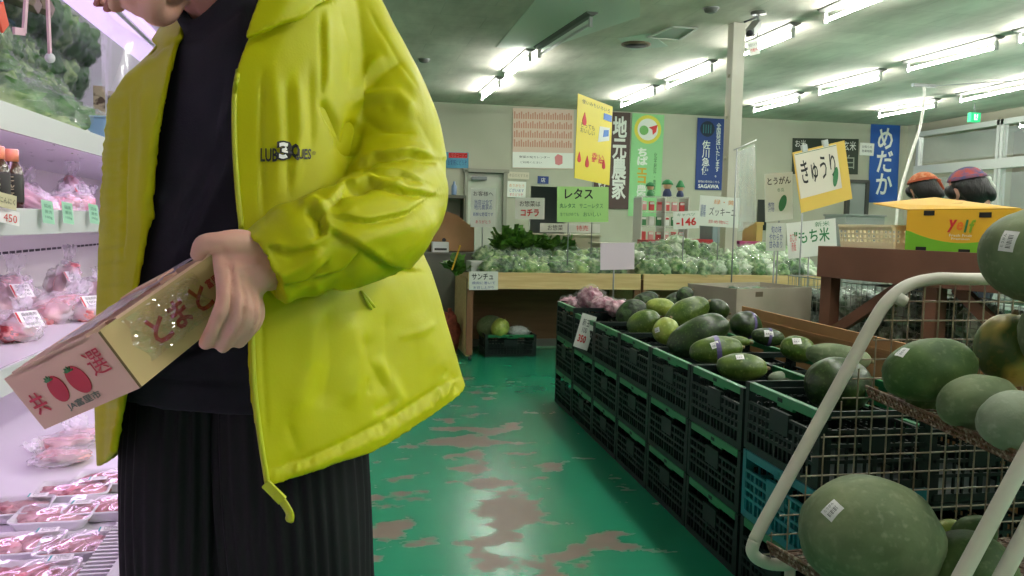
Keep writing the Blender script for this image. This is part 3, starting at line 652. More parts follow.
# ================================================================== the carton he holds
cA, cB, cD, cE = C(4, 379, .995), C(97, 332, .905), C(47, 429, 1.0), C(213, 254, 1.05)
eu = (cB-cA).normalized(); ew = (cE-cB); ew = (ew-eu*ew.dot(eu)).normalized(); ev = eu.cross(ew).normalized()
if ev.dot(cD-cA) < 0: ev = -ev
bu, bw, bv = (cB-cA).length, (cE-cB).length+.03, .076
cbm = mat('carton_pink', (226, 184, 164), rough=.75, c2=(232, 190, 170), nscale=6); cbo = mat('carton_olive', (190, 162, 114), rough=.7, c2=(197, 169, 121), nscale=6)
ctm = mat('carton_inner', (188, 150, 120), rough=.8); redm = mat('print_red', (196, 44, 64), rough=.6); grnm = mat('print_green', (60, 120, 70), rough=.6); gryg = mat('print_greygreen', (96, 112, 96), rough=.6)
carton = empty('tomato_carton', cA+eu*bu/2+ew*bw/2+ev*bv, 'small cardboard tomato carton with red tomato print held in the hand', 'carton')
def BX(u, v, w_): return cA+eu*u+ev*v+ew*w_
def slab(name, u0, u1, v0, v1, w0, w1, m, par=None):
    mb = MB(); vs = [BX(u, v, w_) for u in (u0, u1) for v in (v0, v1) for w_ in (w0, w1)]
    mb.add(vs, [(0, 1, 3, 2), (4, 6, 7, 5), (0, 4, 5, 1), (2, 3, 7, 6), (0, 2, 6, 4), (1, 5, 7, 3)]); return mb.build(name, m, par or carton)
T = .003
endp = slab('end_panel', 0, bu, 0, bv, 0, T, cbm); slab('end_panel', T, bu-T, 0, bv, bw-T, bw, cbm)
sidep = slab('side_panel', bu-T, bu, 0, bv, T, bw, cbo); slab('side_panel', 0, T, 0, bv, T, bw, cbm)
slab('bottom_panel', T, bu-T, bv-T, bv, T, bw-T, ctm)
slab('tuck_flap', .02, bu-.02, -.003, .004, .0, .035, cbm); slab('top_flap', .0, bu, -.002, .0015, .03, bw, cbm); slab('tab', bu*.5, bu-.02, -.010, 0, bw*.58, bw*.72, cbm)
slab('corner_gap_shade', bu-.0012, bu+.0006, .001, bv, .0005, .0035, mat('carton_gap_shade', (96, 74, 50), rough=.9))  # dark strip colouring in the shade of the gap between panels
n_end = -ew; n_side = eu
def pr(name, base, x, y, nrm_, items, m, par):
    b = MB()
    for poly in items: b.prism([(p[0], p[1]) for p in poly], .0008, base+nrm_*.0006, x, y)
    return b.build(name, m, par)
def ell(cx, cy, rx, ry, rot=0, n=22): return [(cx+rx*math.cos(a)*math.cos(rot)-ry*math.sin(a)*math.sin(rot), cy+rx*math.cos(a)*math.sin(rot)+ry*math.sin(a)*math.cos(rot)) for a in [2*math.pi*k/n for k in range(n)]]
# end face frame: x along eu, y up (-ev), outward -ew
O = BX(0, bv, 0); X_, Y_ = eu, -ev
pr('tomato_print', O, X_, Y_, n_end, [ell(bu*.385, bv*.50, .0150, .0175, -.35), ell(bu*.60, bv*.50, .0165, .0185, .35)], redm, endp)
lf = []
for cx in (bu*.37, bu*.585):
    for k in range(5): a = .3+k*.62; lf.append([(cx, bv*.66), (cx+.006*math.cos(a-.25), bv*.66+.005*math.sin(a-.25)), (cx+.009*math.cos(a), bv*.665+.007*math.sin(a)), (cx+.005*math.cos(a+.4), bv*.66+.003*math.sin(a+.4))])
b = MB()
for poly in lf: b.prism(poly, .0012, O+n_end*.0014, X_, Y_)
b.build('leaf_print', grnm, endp)
b = MB(); put_text(b, '共', O+X_*bu*.14+Y_*bv*.42, X_, Y_, .028, .0015, bold=.02); put_text(b, '選', O+X_*bu*.84+Y_*bv*.62, X_, Y_, .030, .0015, bold=.0); b.build('lettering', redm, endp, fix=False)
b = MB(); put_text(b, 'JA富里市', O+X_*bu*.52+Y_*bv*.17, X_, Y_, .011, .0015, bu*.34, bold=.02); b.build('lettering', gryg, endp, fix=False)
O2 = BX(bu, bv, T); 
b = MB(); 
for ch, t in (('と', .66), ('ま', .47), ('と', .30)): put_text(b, ch, O2+ew*bw*t-ev*bv*.52, ew, -ev, .034, .0012, bold=.03)
put_text(b, '富里', O2+ew*bw*.80-ev*bv*.62, ew, -ev, .012, .0012, bold=.02)
b.build('lettering', mat('print_dull_red', (170, 44, 44), rough=.6), sidep, fix=False)
# crumpled clear film stuck on the side
rg = random.Random(5); fl = []
nx, ny = 44, 32
for j in range(ny+1):
    row = []
    for i in range(nx+1):
        s_, t_ = i/nx, j/ny; k = .9-1.6*abs(noise.noise(Vector((s_*4, t_*3.4, 2))))-.9*abs(noise.noise(Vector((s_*9+3*t_, t_*6, 7))))
        row.append(BX(bu, bv*(.06+.74*t_), bw*(.14+.58*s_+.02*math.sin(9*t_)))+eu*(.002+.012*max(0, k)*(1-(2*s_-1)**4)))
    fl.append(row)
MB().grid(fl).build('clear_film', gloss_film('crumpled_film', .80, .07), carton, False, fix=False)
fl = []
for j in range(5):
    row = []
    for i in range(31):
        s_, t_ = i/30, j/4; row.append(BX(bu*(.98-.5*t_)+.001*math.sin(i), -.006-.006*abs(noise.noise(Vector((s_*9, t_*3, 1)))), bw*(.02+.93*s_)))
    fl.append(row)
MB().grid(fl).build('top_film', film_mat('top_wrap', (235, 215, 240), clear=.35, rough=.2, bscale=40, bump=.6), carton, True, fix=False)
# ================================================================== refrigerated case along the left wall
casew = mat('case_white', (222, 218, 224), rough=.35); caseg = mat('case_grey', (150, 150, 156), rough=.4); liner = mat('case_liner', (216, 212, 206), rough=.4)
XS = -.78; XLIP = -.36; CY0, CY1 = -1.2, 6.2
def onX(px, py, x=XS): return PX(px, py, x)
z1 = onX(50, 122).z; z2 = onX(60, 213).z; z3 = onX(50, 350).z
case = empty('display_case', (-1.1, (CY0+CY1)/2, 0), 'long white refrigerated display case with lilac lamps and shelves of packed meat', 'display case')
ym = (CY0+CY1)/2; yl = CY1-CY0
def cbox(name, x0, x1, z0, z1_, m, bev=0.0, y0=CY0, y1=CY1): return MB().box(((x0+x1)/2, (y0+y1)/2, (z0+z1_)/2), (x1-x0, y1-y0, z1_-z0), None, bev).build(name, m, case)
DECK = .46
cbox('base', -1.62, XLIP-.03, 0, .30, caseg); cbox('front_panel', XLIP-.05, XLIP, .06, DECK+.10, casew, .01)
cbox('deck', -1.5, XLIP-.13, DECK-.05, DECK, casew)
# air grille behind the lip
cbox('grille', XLIP-.13, XLIP-.05, DECK-.03, DECK+.055, mat('grille_dark', (36, 34, 42), rough=.6))
gl = MB(); y = CY0+.05
while y < CY1: gl.box((XLIP-.09, y, DECK+.06), (.07, .008, .008)); y += .02
gl.build('louvre', casew, case)
bk = MB(); bk.box((-1.56, ym, 1.15), (.06, yl, 1.6)); bk.build('back_panel', liner, case)
sl_ = MB()
for z in (.72, .80, 1.02, 1.12):
    y = CY0+.3
    while y < CY1-.3: sl_.box((-1.529, y, z), (.004, .06, .012)); y += .085
sl_.build('air_slots', mat('slot_dark', (60, 56, 60), rough=.7), case)
for yy in (CY0, CY1): MB().prism([(-1.62, 0), (XLIP, 0), (XLIP, .58), (-.72, .78), (-.72, 2.1), (-1.62, 2.1)], .03, Vector((0, yy, 0)), Vector((1, 0, 0)), Vector((0, 0, 1))).build('end_panel', casew, case)
cbox('canopy', -1.62, -.70, 2.0, 2.14, casew, .02)
lampm = mat('case_lamp_glow', (244, 208, 255), emit=CASE)
for (zs, xf) in ((z1, XS), (z2, XS), (z3, XS)):
    sh = MB().box(((xf-1.52)/2, ym, zs-.012), (xf+1.52, yl-.06, .024)).build('shelf', casew, case)
    MB().box((xf+.004, ym, zs-.024), (.012, yl-.06, .066), None, .003).build('price_rail', mat('rail_white', (226, 226, 230), rough=.25, coat=.4), sh)
    MB().box((xf-.022, ym, zs-.031), (.026, yl-.2, .012)).build('shelf_lamp', lampm, sh)
clm = mat('canopy_lamp_glow', (236, 206, 255), emit=CANOPY)
MB().box((-.90, ym, 1.990), (.22, yl-.2, .016)).build('canopy_lamp', clm, case)
MB().box((-1.28, ym, 1.990), (.22, yl-.2, .016)).build('canopy_lamp', clm, case)
# sloping mirror under the canopy at the back
ma, mb_ = Vector((-1.5, CY0+.1, 1.62)), Vector((-1.0, CY0+.1, 1.98)); ln_ = Vector((0, yl-.2, 0))
mo = MB(); d_ = (mb_-ma); n_ = Vector((.012*d_.z, 0, -.012*d_.x))/d_.length*1.0
mo.add([ma, mb_, mb_+ln_, ma+ln_, ma-n_, mb_-n_, mb_+ln_-n_, ma+ln_-n_], [(0, 1, 2, 3), (7, 6, 5, 4), (0, 4, 5, 1), (1, 5, 6, 2), (2, 6, 7, 3), (3, 7, 4, 0)]); mo.build('mirror', mat('mirror', (225, 228, 230), rough=.03, metal=1.0), case)
# ---- meat in bags, trays, tags
meat1 = mat('meat_pink', (186, 82, 86), rough=.35, c2=(222, 160, 160), nscale=26, npos=(.42, .62), coat=.4); meat2 = mat('meat_red', (150, 40, 44), rough=.35, c2=(220, 150, 148), nscale=34, npos=(.45, .6), coat=.4)
meat3 = mat('meat_pale', (188, 112, 114), rough=.4, c2=(222, 178, 176), nscale=30, coat=.3); bag = film_mat('meat_film', (250, 244, 252), clear=.70, rough=.14, bscale=38, bump=.9)
tray = mat('foam_tray', (236, 234, 238), rough=.5); lab = mat('label_white', (238, 236, 236), rough=.55); lred = mat('label_red', (190, 40, 48), rough=.5); lgrn = mat('tag_green', (150, 206, 172), rough=.5); lblk = mat('label_ink', (50, 48, 54), rough=.6); lteal = mat('label_teal', (70, 170, 170), rough=.5)
def crump(mb, c, rad, rot, seed, amp=.25, freq=2.2, nu=26, nv=16):
    def fn(d, ph, th): return 1+amp*noise.noise(d*freq+Vector((seed, 0, seed*.7)))+amp*.4*noise.noise(d*freq*2.7+Vector((0, seed, 0)))
    return mb.blob(c, rad, rot, nu, nv, fn)
rg = random.Random(21)
def small_label(par, o, x, y, w_, h_, texts=True, mark=lred):
    n = x.cross(y).normalized(); rot = Matrix(((x.x, y.x, n.x), (x.y, y.y, n.y), (x.z, y.z, n.z)))
    lb = MB().box(o, (w_, h_, .0012), rot).build('label', lab, par)
    MB().box(o+n*.0012-x*w_*.44, (w_*.08, h_*.92, .0008), rot).build('stripe', mark, lb)
    if texts:
        t = MB()
        for k in range(3): put_text(t, ('国産豚肉', '100g', '税込 450')[k], o+y*h_*(.30-.28*k)+x*w_*.06, x, y, h_*.20, .0018, w_*.62)
        t.build('lettering', lblk, lb, fix=False)
    return lb
def meat_bag(p, sz, label, m, tilt, seed, lbl=True, name='bagged_meat'):
    r = empty(name, p, label, 'packed meat', 'bags of meat in the display case'); rot = Matrix.Rotation(tilt[2], 3, 'Z') @ Matrix.Rotation(tilt[0], 3, 'X') @ Matrix.Rotation(tilt[1], 3, 'Y')
    c = Vector(p)+Vector((0, 0, sz[2]))
    for k in range(3):
        o_ = rot @ Vector((rg.uniform(-.35, .35)*sz[0], (k-1)*sz[1]*.5, 0)); crump(MB(), c+o_, (sz[0]*.55, sz[1]*.5, sz[2]*.75), rot, seed+k, .3).build('meat_slice', m if k != 1 else meat3, r, True)
    b = MB(); crump(b, c+Vector((0, 0, .004)), (sz[0], sz[1], sz[2]*1.1), rot, seed+9, .28, 3.2, 34, 20)
    nk = c+rot @ Vector((0, sz[1]*.9, sz[2]*.6)); b.grid([[nk+rot @ Vector((sz[0]*.55*(i/8-.5)*(1+.6*j/5)+.006*math.sin(i*2.2+j), sz[1]*.55*j/5, .03*j/5+.008*math.sin(i*1.7+j*2))) for i in range(9)] for j in range(6)])
    b.build('bag_film', bag, r, True, fix=False)
    if lbl:
        x = (rot @ Vector((0, -1, 0))+Vector((0, 0, .1))).normalized(); n = (Vector((.75, -.35, .55))).normalized(); x = Vector((.35, -.9, 0)); x = (Vector((.45, .88, 0))-n*n.dot(Vector((.45, .88, 0)))).normalized(); y = n.cross(x)
        small_label(r, c+n*(sz[2]*1.0+.012), x, y, .085, .055)
    return r
def onshelf(px, py, x, z): p = PX(px, py, x); return Vector((x, p.y, z))
ZD = z3+.002; ZM = z2+.002
for i, (px, x, sz, m, tl, lb_, w_) in enumerate([
    (18, -.93, (.07, .10, .035), meat2, (.2, .1, .3), True, 'bag of dark red meat with a red-striped label at the front of the lower shelf'),
    (55, -.97, (.08, .11, .04), meat1, (.3, .2, -.2), False, 'bag of bright pink pork slices in the middle of the lower shelf'),
    (82, -.90, (.06, .09, .035), meat2, (.3, .1, .2), True, 'bag of red meat strips on the lower shelf just beside the yellow jacket'),
    (8, -1.15, (.08, .12, .06), meat3, (.7, .1, .1), True, 'upright pale bag of meat at the back of the lower shelf by its near end'),
    (62, -1.2, (.07, .12, .06), meat1, (.9, .1, -.3), True, 'upright bag with a printed flap standing at the back of the lower shelf'),
    (32, -1.12, (.07, .10, .04), meat1, (.3, .1, .6), False, 'crumpled bag of pink meat between the two upright bags on the lower shelf'),
    (96, -1.05, (.07, .10, .04), meat2, (.3, .1, .2), False, 'bag of red meat half hidden behind the yellow jacket front')]):
    meat_bag(onshelf(px, 300, x, ZD), sz, w_, m, tl, i*3.1+1, lb_)
for i, (px, x, sz, m, tl, lb_, w_) in enumerate([
    (32, -.95, (.06, .12, .035), meat3, (.35, .2, .9), False, 'bag of pale sliced meat behind the bottles on the middle shelf'),
    (62, -.92, (.06, .09, .03), meat2, (.2, .1, .2), False, 'bag of red meat behind the green price tags on the middle shelf'),
    (78, -.98, (.05, .08, .035), meat1, (.2, .1, -.2), False, 'bag of pink meat on the middle shelf next to the yellow jacket'),
    (70, -1.12, (.06, .11, .06), meat3, (1.0, .1, .1), True, 'upright white-labelled bag standing at the back of the middle shelf'),
    (25, -1.2, (.07, .12, .045), meat1, (.5, .1, .3), False, 'long bag of meat at the back of the middle shelf')]):
    meat_bag(onshelf(px, 190, x, ZM), sz, w_, m, tl, i*2.7+40, lb_)
# trays on the deck
def rrect(a, b, r, n=5):
    out = []
    for cx, cy, t0 in ((a-r, b-r, 0), (-a+r, b-r, 1), (-a+r, -b+r, 2), (a-r, -b+r, 3)):
        for k in range(n+1): t = (t0+k/n)*math.pi/2; out.append((cx+r*math.cos(t), cy+r*math.sin(t)))
    return out
def meat_tray(p, a, b, rz, label, m, seed):
    r = empty('meat_tray', p, label, 'meat tray', 'trays of sliced meat on the bottom deck', rz); R_ = Matrix.Rotation(rz, 3, 'Z')
    def ring(a_, b_, z): return [Vector(p)+R_ @ Vector((x, y, z)) for x, y in rrect(a_, b_, .02)]
    t = MB(); rows = [ring(a*.82, b*.82, 0), ring(a*.97, b*.97, .026), ring(a, b, .028), ring(a, b, .024)]
    t.grid(rows, True); inner = [ring(a*.93, b*.93, .027), ring(a*.8, b*.8, .004)]; t.grid([rows[2]]+inner, True); k = len(rows[0]); t.add(inner[1], [tuple(range(k))]); t.add(rows[0], [tuple(range(k))[::-1]]); t.build('tray', tray, r, True)
    q = random.Random(seed)
    for i in range(7):
        f = -0.72+1.44*i/6; s = MB(); c = Vector(p)+R_ @ Vector((a*f*.85, q.uniform(-.1, .1)*b, .017+.003*(i % 2)))
        crump(s, c, (a*.33, b*.74, .0075), R_ @ Matrix.Rotation(q.uniform(-.5, .5), 3, 'Z') @ Matrix.Rotation(.12, 3, 'Y'), seed+i, .45, 3.2, 22, 10); s.build('meat_slice', m, r, True)
    fl = MB(); fl.grid([[Vector(p)+R_ @ Vector((a*.99*(2*i/16-1), b*.99*(2*j/12-1), .0300+.006*math.sin(i*.75+seed+.5*math.sin(j*.6))*math.sin(j*.5+seed)*(1-(2*i/16-1)**4)*(1-(2*j/12-1)**4)+.003*abs(noise.noise(Vector((i*.35, j*.35, seed)))))) for i in range(17)] for j in range(13)])
    fl.build('film', gloss_film('tray_film', .76, .06) if 'tray_film' not in bpy.data.materials else bpy.data.materials['tray_film'], r, True, fix=False)
    o = Vector(p)+R_ @ Vector((a*.55, b*.62, .036)); x = R_ @ Vector((1, 0, 0)); y = R_ @ Vector((0, 1, 0)); small_label(r, o, x, y, .045, .03, True, lteal)
rz = 0.06
for i, (px, py, w_) in enumerate([
    (75, 487, 'tray of red sliced meat under the yellow jacket hem, farthest row of trays'), (110, 476, 'tray of pink meat beside the trouser leg in the farthest row of trays'),
    (12, 505, 'tray of sliced pork cut by the photo edge above the bottom corner'), (55, 512, 'tray with a long shiny fold of film in the middle of the deck'), (105, 503, 'tray of pale pork touching the black trousers'),
    (18, 542, 'tray of marbled pork second row from the near end'), (82, 541, 'tray with crumpled gold film next to the slotted grille'), (28, 572, 'pale tray cut off by the bottom of the photo'), (90, 575, 'tray by the grille cut off by the bottom of the photo')]):
    p = PZ(px, py, DECK+.03); p.z = DECK+.002; meat_tray(p, .088, .068, rz+random.Random(i).uniform(-.06, .06), w_, (meat3, meat1, meat3)[i % 3] if i else meat1, i*5+2)
for i, (px, py) in enumerate([(66, 440), (85, 432), (60, 455)]):
    p = PZ(px, py, DECK+.03); p.z = DECK+.002; meat_bag(p, (.09, .07, .02), ('flat bag of pale pink meat lying on the empty stretch of the deck', 'flat bag of meat farthest along on the deck', 'flat bag of meat half under the carton on the deck')[i], meat3, (0, 0, i*.6), 70+i*3, False)
# bottles at the near end of the middle shelf
def bottle(px, label):
    p = onshelf(px, 190, -.835, ZM); r = empty('sauce_bottle', p, label, 'bottle', 'sauce bottles on the middle shelf')
    MB().lathe(p, [(.026, 0), (.029, .006), (.029, .095), (.027, .11), (.016, .128), (.014, .132)], 20).build('bottle_body', mat('sauce_brown', (60, 34, 20), rough=.15, coat=.5), r, True)
    MB().lathe(p, [(.0295, .022), (.0297, .024), (.0297, .092), (.0295, .094)], 20).build('label_band', mat('bottle_label', (36, 30, 30), rough=.4), r, True)
    MB().lathe(p, [(.018, .126), (.019, .128), (.019, .155), (.017, .158)], 20).build('cap', mat('cap_tan', (196, 120, 84), rough=.4), r, True)
    n = (CAM-p); n.z = 0; n.normalize(); x = Vector((0, 0, 1)).cross(n)*-1; x = Vector((-n.y, n.x, 0)); b = MB(); put_text(b, vert('にんにく'), p+n*.031+Vector((0, 0, .058)), x, Vector((0, 0, 1)), .062, .001, bold=.02); b.build('lettering', mat('bottle_ink', (216, 200, 170), rough=.5), r, fix=False)
    MB().box(p+n*.030+x*-.016+Vector((0, 0, .058)), (.004, .006, .07), Matrix.Rotation(math.atan2(n.y, n.x)-math.pi/2, 3, 'Z')).build('red_band', lred, r)
bottle(11, 'dark sauce bottle with a tan cap and white writing on the middle shelf'); bottle(-3, 'sauce bottle cut by the photo edge beside the other bottle')
# price tags on rails
def price_tag(px, py, w_, h_, m, texts, label, mt, tilt=.15):
    c = PX(px, py, XS+.030); z = Vector((0, 0, 1)); y_ = Vector((0, 1, 0)); up = (z*math.cos(tilt)+Vector((-1, 0, 0))*math.sin(tilt)); up = Matrix.Rotation(-.25, 3, 'X') @ up; x = Vector((.50, .83*math.cos(.25), -.25)); x = (x-up*x.dot(up)).normalized()
    if x.cross(up).x < 0: pass
    tl = c-x*w_/2+up*h_/2
    plate('price_tag', tl, tl+x*w_, tl-up*h_, m, label, 'price tag', [(t, .5, v, hh, ww, mt) for t, v, hh, ww in texts], 'price tags on the case rails', .0015)
gink = mat('tag_ink', (40, 110, 84), rough=.5); rink = mat('price_red', (204, 60, 60), rough=.5)
for i, (px, py) in enumerate([(48, 212), (68, 213), (94, 214)]): price_tag(px, py, .036, .062, lgrn, [('国産', .75, .16, .6), ('豚肉', .5, .16, .6), ('100g', .25, .14, .6)], ('pale green price tag on the middle shelf, first after the bottles', 'pale green price tag between the other two green ones', 'pale green price tag beside the yellow jacket edge')[i], gink)
price_tag(10, 217, .05, .034, lab, [('450', .4, .55, .7)], 'white price card with red 450 below the bottles', rink, .05)
price_tag(7, 201, .05, .034, mat('tag_tan', (196, 190, 150), rough=.6), [('にんにく', .5, .4, .8)], 'tan name card just above the white price card', lblk, .05)
# goods above the upper shelf: bagged leaves, a slatted green crate, hanging labels, a stack of cartons
leafm = mat('leaf_pale', (70, 116, 50), rough=.5, c2=(190, 208, 150), nscale=13, npos=(.44, .68)); leafd = mat('leaf_dark', (34, 74, 32), rough=.5, c2=(78, 122, 62), nscale=16, npos=(.38, .65)); vegfilm = film_mat('veg_film', (240, 250, 240), clear=.88, rough=.05, bscale=20, bump=1.0)
ZU = z1+.002
def leaf_bag(p, sz, label, seed, m, group, rz=0.0, name='bagged_lettuce', cat='bagged vegetable'):
    r = empty(name, p, label, cat, group, rz); rot = Matrix.Rotation(rz, 3, 'Z'); c = Vector(p)+Vector((0, 0, sz[2]*.85))
    crump(MB(), c, sz, rot, seed, .42, 2.6, 24, 14).build('leaves', m, r, True)
    crump(MB(), c+Vector((0, 0, .004)), (sz[0]*1.12, sz[1]*1.12, sz[2]*1.1), rot, seed+3, .35, 3.3, 24, 14).build('film', vegfilm, r, True, fix=False)
    return r
for i, (px, py, x, w_) in enumerate([(22, 95, -1.0, 'clear bag of salad leaves on the upper shelf by the near end'), (45, 100, -.92, 'clear bag of salad leaves on the upper shelf, second from the near end'), (66, 112, -.95, 'clear bag of pale leaves on the upper shelf beside the blue tray')]):
    p = onshelf(px, py, x, ZU); leaf_bag(p, (.09, .10, .035), w_, i*4+3, (leafm, leafm, mat('leaf_white', (214, 216, 214), rough=.5, c2=(236, 232, 238), nscale=12))[i], 'salad bags on the upper shelf')
p = onshelf(93, 118, -.86, ZU); bt = empty('plastic_tray', p, 'shallow light blue plastic tray at the jacket end of the upper shelf', 'tray'); MB().box(p+Vector((0, .1, .045)), (.10, .26, .09), None, .008).build('tray', mat('blue_tray', (150, 184, 226), rough=.4), bt)
MB().box(p+Vector((0, .1, .092)), (.11, .27, .006), None, .002).build('rim', mat('blue_tray_rim', (176, 202, 234), rough=.35), bt)
for k in range(24):                                   # more bags farther along, seen in the mirror
    leaf_bag(Vector((-.98-.20*(k % 2), 2.75+.22*(k//2), ZU)), (.11, .12, .08), 'clear bag of greens far along the upper shelf beyond the shopper', k*3+11, leafd if k % 3 else leafm, 'salad bags far along the upper shelf', k)
# slatted crate of greens leaning on the shelf
o0, o1 = PX(22, 62, -1.12), PX(84, 92, -1.12)
kr = empty('leaf_crate', Vector((-1.12, (o0.y+o1.y)/2, ZU)), 'tilted green slatted crate of greens on the upper shelf', 'crate'); ex = Vector((0, 1, 0)); ez = Vector((-.55, 0, .83)); en = ex.cross(ez)*-1
kb = MB(); W_ = o1.y-o0.y; base_ = Vector((-1.0, o0.y, ZU+.005))
for k in range(5): kb.bar(base_+ez*(.03+.04*k), base_+ez*(.03+.04*k)+ex*W_, .012, .02)
for k in range(13): kb.bar(base_+ex*(W_*k/12), base_+ex*(W_*k/12)+ez*.2, .010, .008)
kb.build('slats', mat('crate_teal', (54, 98, 96), rough=.5), kr)
for k in range(16):
    q = base_+ex*W_*(k+.5)/16+ez*(.24+.05*((k*7) % 3))+Vector((-.05, 0, 0)); lf_ = leaf_bag(q-Vector((0, 0, .04)), (.07, .06, .05), 'bunch of green and white leaves heaped in the tilted slatted crate', k*2.3, leafm if k % 3 else leafd, 'greens in the tilted crate', k, 'leaf_bunch', 'greens')
kc = empty('carton', PX(104, 88, -1.0), 'printed tan food carton standing behind the jacket shoulder', 'carton')
for k, (px, py) in enumerate(((99, 80), (113, 78))):
    c = PX(px, py, -1.0+.02*k); c.z = ZU+.19; MB().box(c, (.045, .075, .19), Matrix.Rotation(.25, 3, 'Z'), .003).build('pack', mat('pack_tan', (190, 172, 146), rough=.5, c2=(90, 70, 56), nscale=22, npos=(.55, .62)), kc)
a, b_ = PX(101, 40, -.84), PX(172, 40, -.84); dv = empty('clear_divider', Vector((-.84, (a.y+b_.y)/2, 1.62)), 'clear plastic sheet hanging from the canopy behind the jacket shoulder', 'sheet')
MB().grid([[Vector((-.84-.05*math.sin(i*.5), a.y+(b_.y-a.y)*i/10, 1.98-(1.98-1.66)*j/8)) for i in range(11)] for j in range(9)]).build('sheet', film_mat('divider_film', (240, 225, 250), clear=.7, rough=.08, bscale=6, bump=.4), dv, True, fix=False)
MB().box((-.84, (a.y+b_.y)/2, 1.985), (.02, b_.y-a.y, .02)).build('clip_rail', casew, dv)
# hanging strips from the canopy and the orange tag
for i, (px0, py0, px1, py1, w_) in enumerate([(33, -4, 24, 32, 'pink hooked plastic strip hanging under the canopy by the photo edge'), (46, -6, 50, 58, 'long pink plastic strip with a small knob hanging under the canopy')]):
    a, b_ = PX(px0, py0, -.80), PX(px1, py1, -.80); st = empty('hanging_strip', b_, w_, 'strip', 'pink strips under the canopy'); top = Vector((a.x, a.y, 1.98)); mb = MB()
    mb.bar(top, b_, .018, .006, Vector((1, 0, 0)))
    if i == 0: mb.bar(b_, b_+Vector((0, -.07, -.012)), .018, .006, Vector((1, 0, 0)))
    mb.build('strip', mat('strip_pink', (214, 168, 186), rough=.45), st)
    if i: MB().blob(b_, (.014, .014, .014), None, 10, 8).build('knob', casew, st, True)
a = PX(2, 17, -.80); tg_ = empty('price_tag', Vector((a.x, a.y, a.z)), 'orange red oval tag at the photo corner under the canopy', 'price tag'); MB().box(a, (.006, .05, .06), Matrix.Rotation(.6, 3, 'X'), .02).build('sheet', mat('tag_orange', (226, 74, 40), rough=.5), tg_); MB().bar(a, Vector((a.x, a.y, 1.985)), .004, .004, Vector((1, 0, 0))).build('hanger', casew, tg_)
# ================================================================== crates along the aisle
crm = mat('crate_plastic', (9, 24, 21), rough=.5, c2=(12, 30, 26), nscale=9, spec=.3); rimg = mat('crate_rim_green', (20, 112, 62), rough=.38); rimt = mat('crate_teal_plastic', (8, 110, 118), rough=.4)
def crate_obj(Lc, Wc, Hc, m, mr):
    """long side along Y, short side along X, base at the origin"""
    b = MB(); t = .010; hx_, hy_ = Wc/2, Lc/2
    for sx_ in (-1, 1):
        for sy_ in (-1, 1): b.box((sx_*(hx_-.012), sy_*(hy_-.012), Hc/2), (.024, .024, Hc-.004))
    b.box((0, 0, .012), (Wc-.02, Lc-.02, .008))
    for sx_ in (-1, 1):
        x = sx_*(hx_-t/2)
        for z, h in ((.012, .024), (Hc*.30, .010), (Hc*.42, .008), (Hc*.56, .010), (Hc*.70, .008)): b.box((x, 0, z), (t, Lc-.03, h))
        n = 15
        for k in range(n): b.box((x, -hy_+.03+(Lc-.06)*k/(n-1), Hc*.36), (t*.8, .006 if k % 4 else .014, Hc*.70))
        b.box((x-sx_*-.001, 0, Hc*.62), (t+.003, .12, Hc*.30)); b.box((x-sx_*.008, 0, Hc*.18), (.003, Lc-.03, Hc*.26))
    for sy_ in (-1, 1):
        y = sy_*(hy_-t/2)
        for z, h in ((.012, .024), (Hc*.36, .010), (Hc*.56, .010), (Hc*.74, .010), (Hc-.012, .022)): b.box((0, y, z), (Wc-.03, t, h))
        for k in range(11): b.box((-hx_+.03+(Wc-.06)*k/10, y, Hc*.40), (.006 if k % 5 else .014, t*.8, Hc*.76))
        b.box((0, y, Hc*.62), (.09, t+.003, Hc*.28))
    o = b.build('crate', m)
    for sx_ in (-1, 1):
        r = MB(); x = sx_*(hx_-.010); r.box((x, 0, Hc-.015), (.020, Lc-.052, .028), None, .004); r.box((x-sx_*.002, -.02, Hc-.034), (.012, .10, .012), None, .003)
        q = r.build('rim', mr); q.parent = o
    c = MB(); c.box((-hx_+.001, 0, Hc-.016), (.004, .03, .012)); q = c.build('catch', m); q.parent = o
    return o
CP = .222; LC = .478
proto = crate_obj(LC, .352, CP-.002, crm, rimg); proto_t = crate_obj(LC, .352, CP-.002, rimt, rimt)
ROWANG = math.atan(-.033)
def row_x(y): return 1.262+.033*y
edges = [5.52, 5.03, 4.54, 4.065, 3.57, 3.095, 2.60, 2.10]
WH = ['farthest stack, the one with the hanging paper tag', 'second stack from the far end', 'third stack from the far end', 'fourth stack from the far end', 'fifth stack from the far end', 'sixth stack, last before the teal crate', 'stack holding the teal crate by the white cart']
LV_ = ['bottom crate', 'middle crate', 'top crate']
used = {'d': False, 't': False}
def put_crate(x, y, z, rz, label, group, teal=False, sc=1.0):
    k = 't' if teal else 'd'; p = proto_t if teal else proto
    o = p if not used[k] else copy_tree(p); used[k] = True
    o.location = (x, y, z); o.rotation_euler = (0, 0, rz); o.scale = (1, 1, sc); tag(o, label, 'crate', group); return o
for i in range(7):
    yc = (edges[i]+edges[i+1])/2
    for k in range(3):
        teal = i == 6 and k == 1; h = .232 if i in (0, 6) else CP
        put_crate(row_x(yc)+.176, yc, k*h, ROWANG, '%s plastic %s of the %s' % ('teal' if teal else 'dark green', LV_[k], WH[i]), 'plastic crates stacked along the aisle', teal, h/CP)
TOP = 3*CP
W2 = ['beside the pink bags', 'under the dark warty squash', 'under the shiny dark melon', 'behind the labelled melon', 'with a pale melon in it', 'mostly hidden by the white cart']
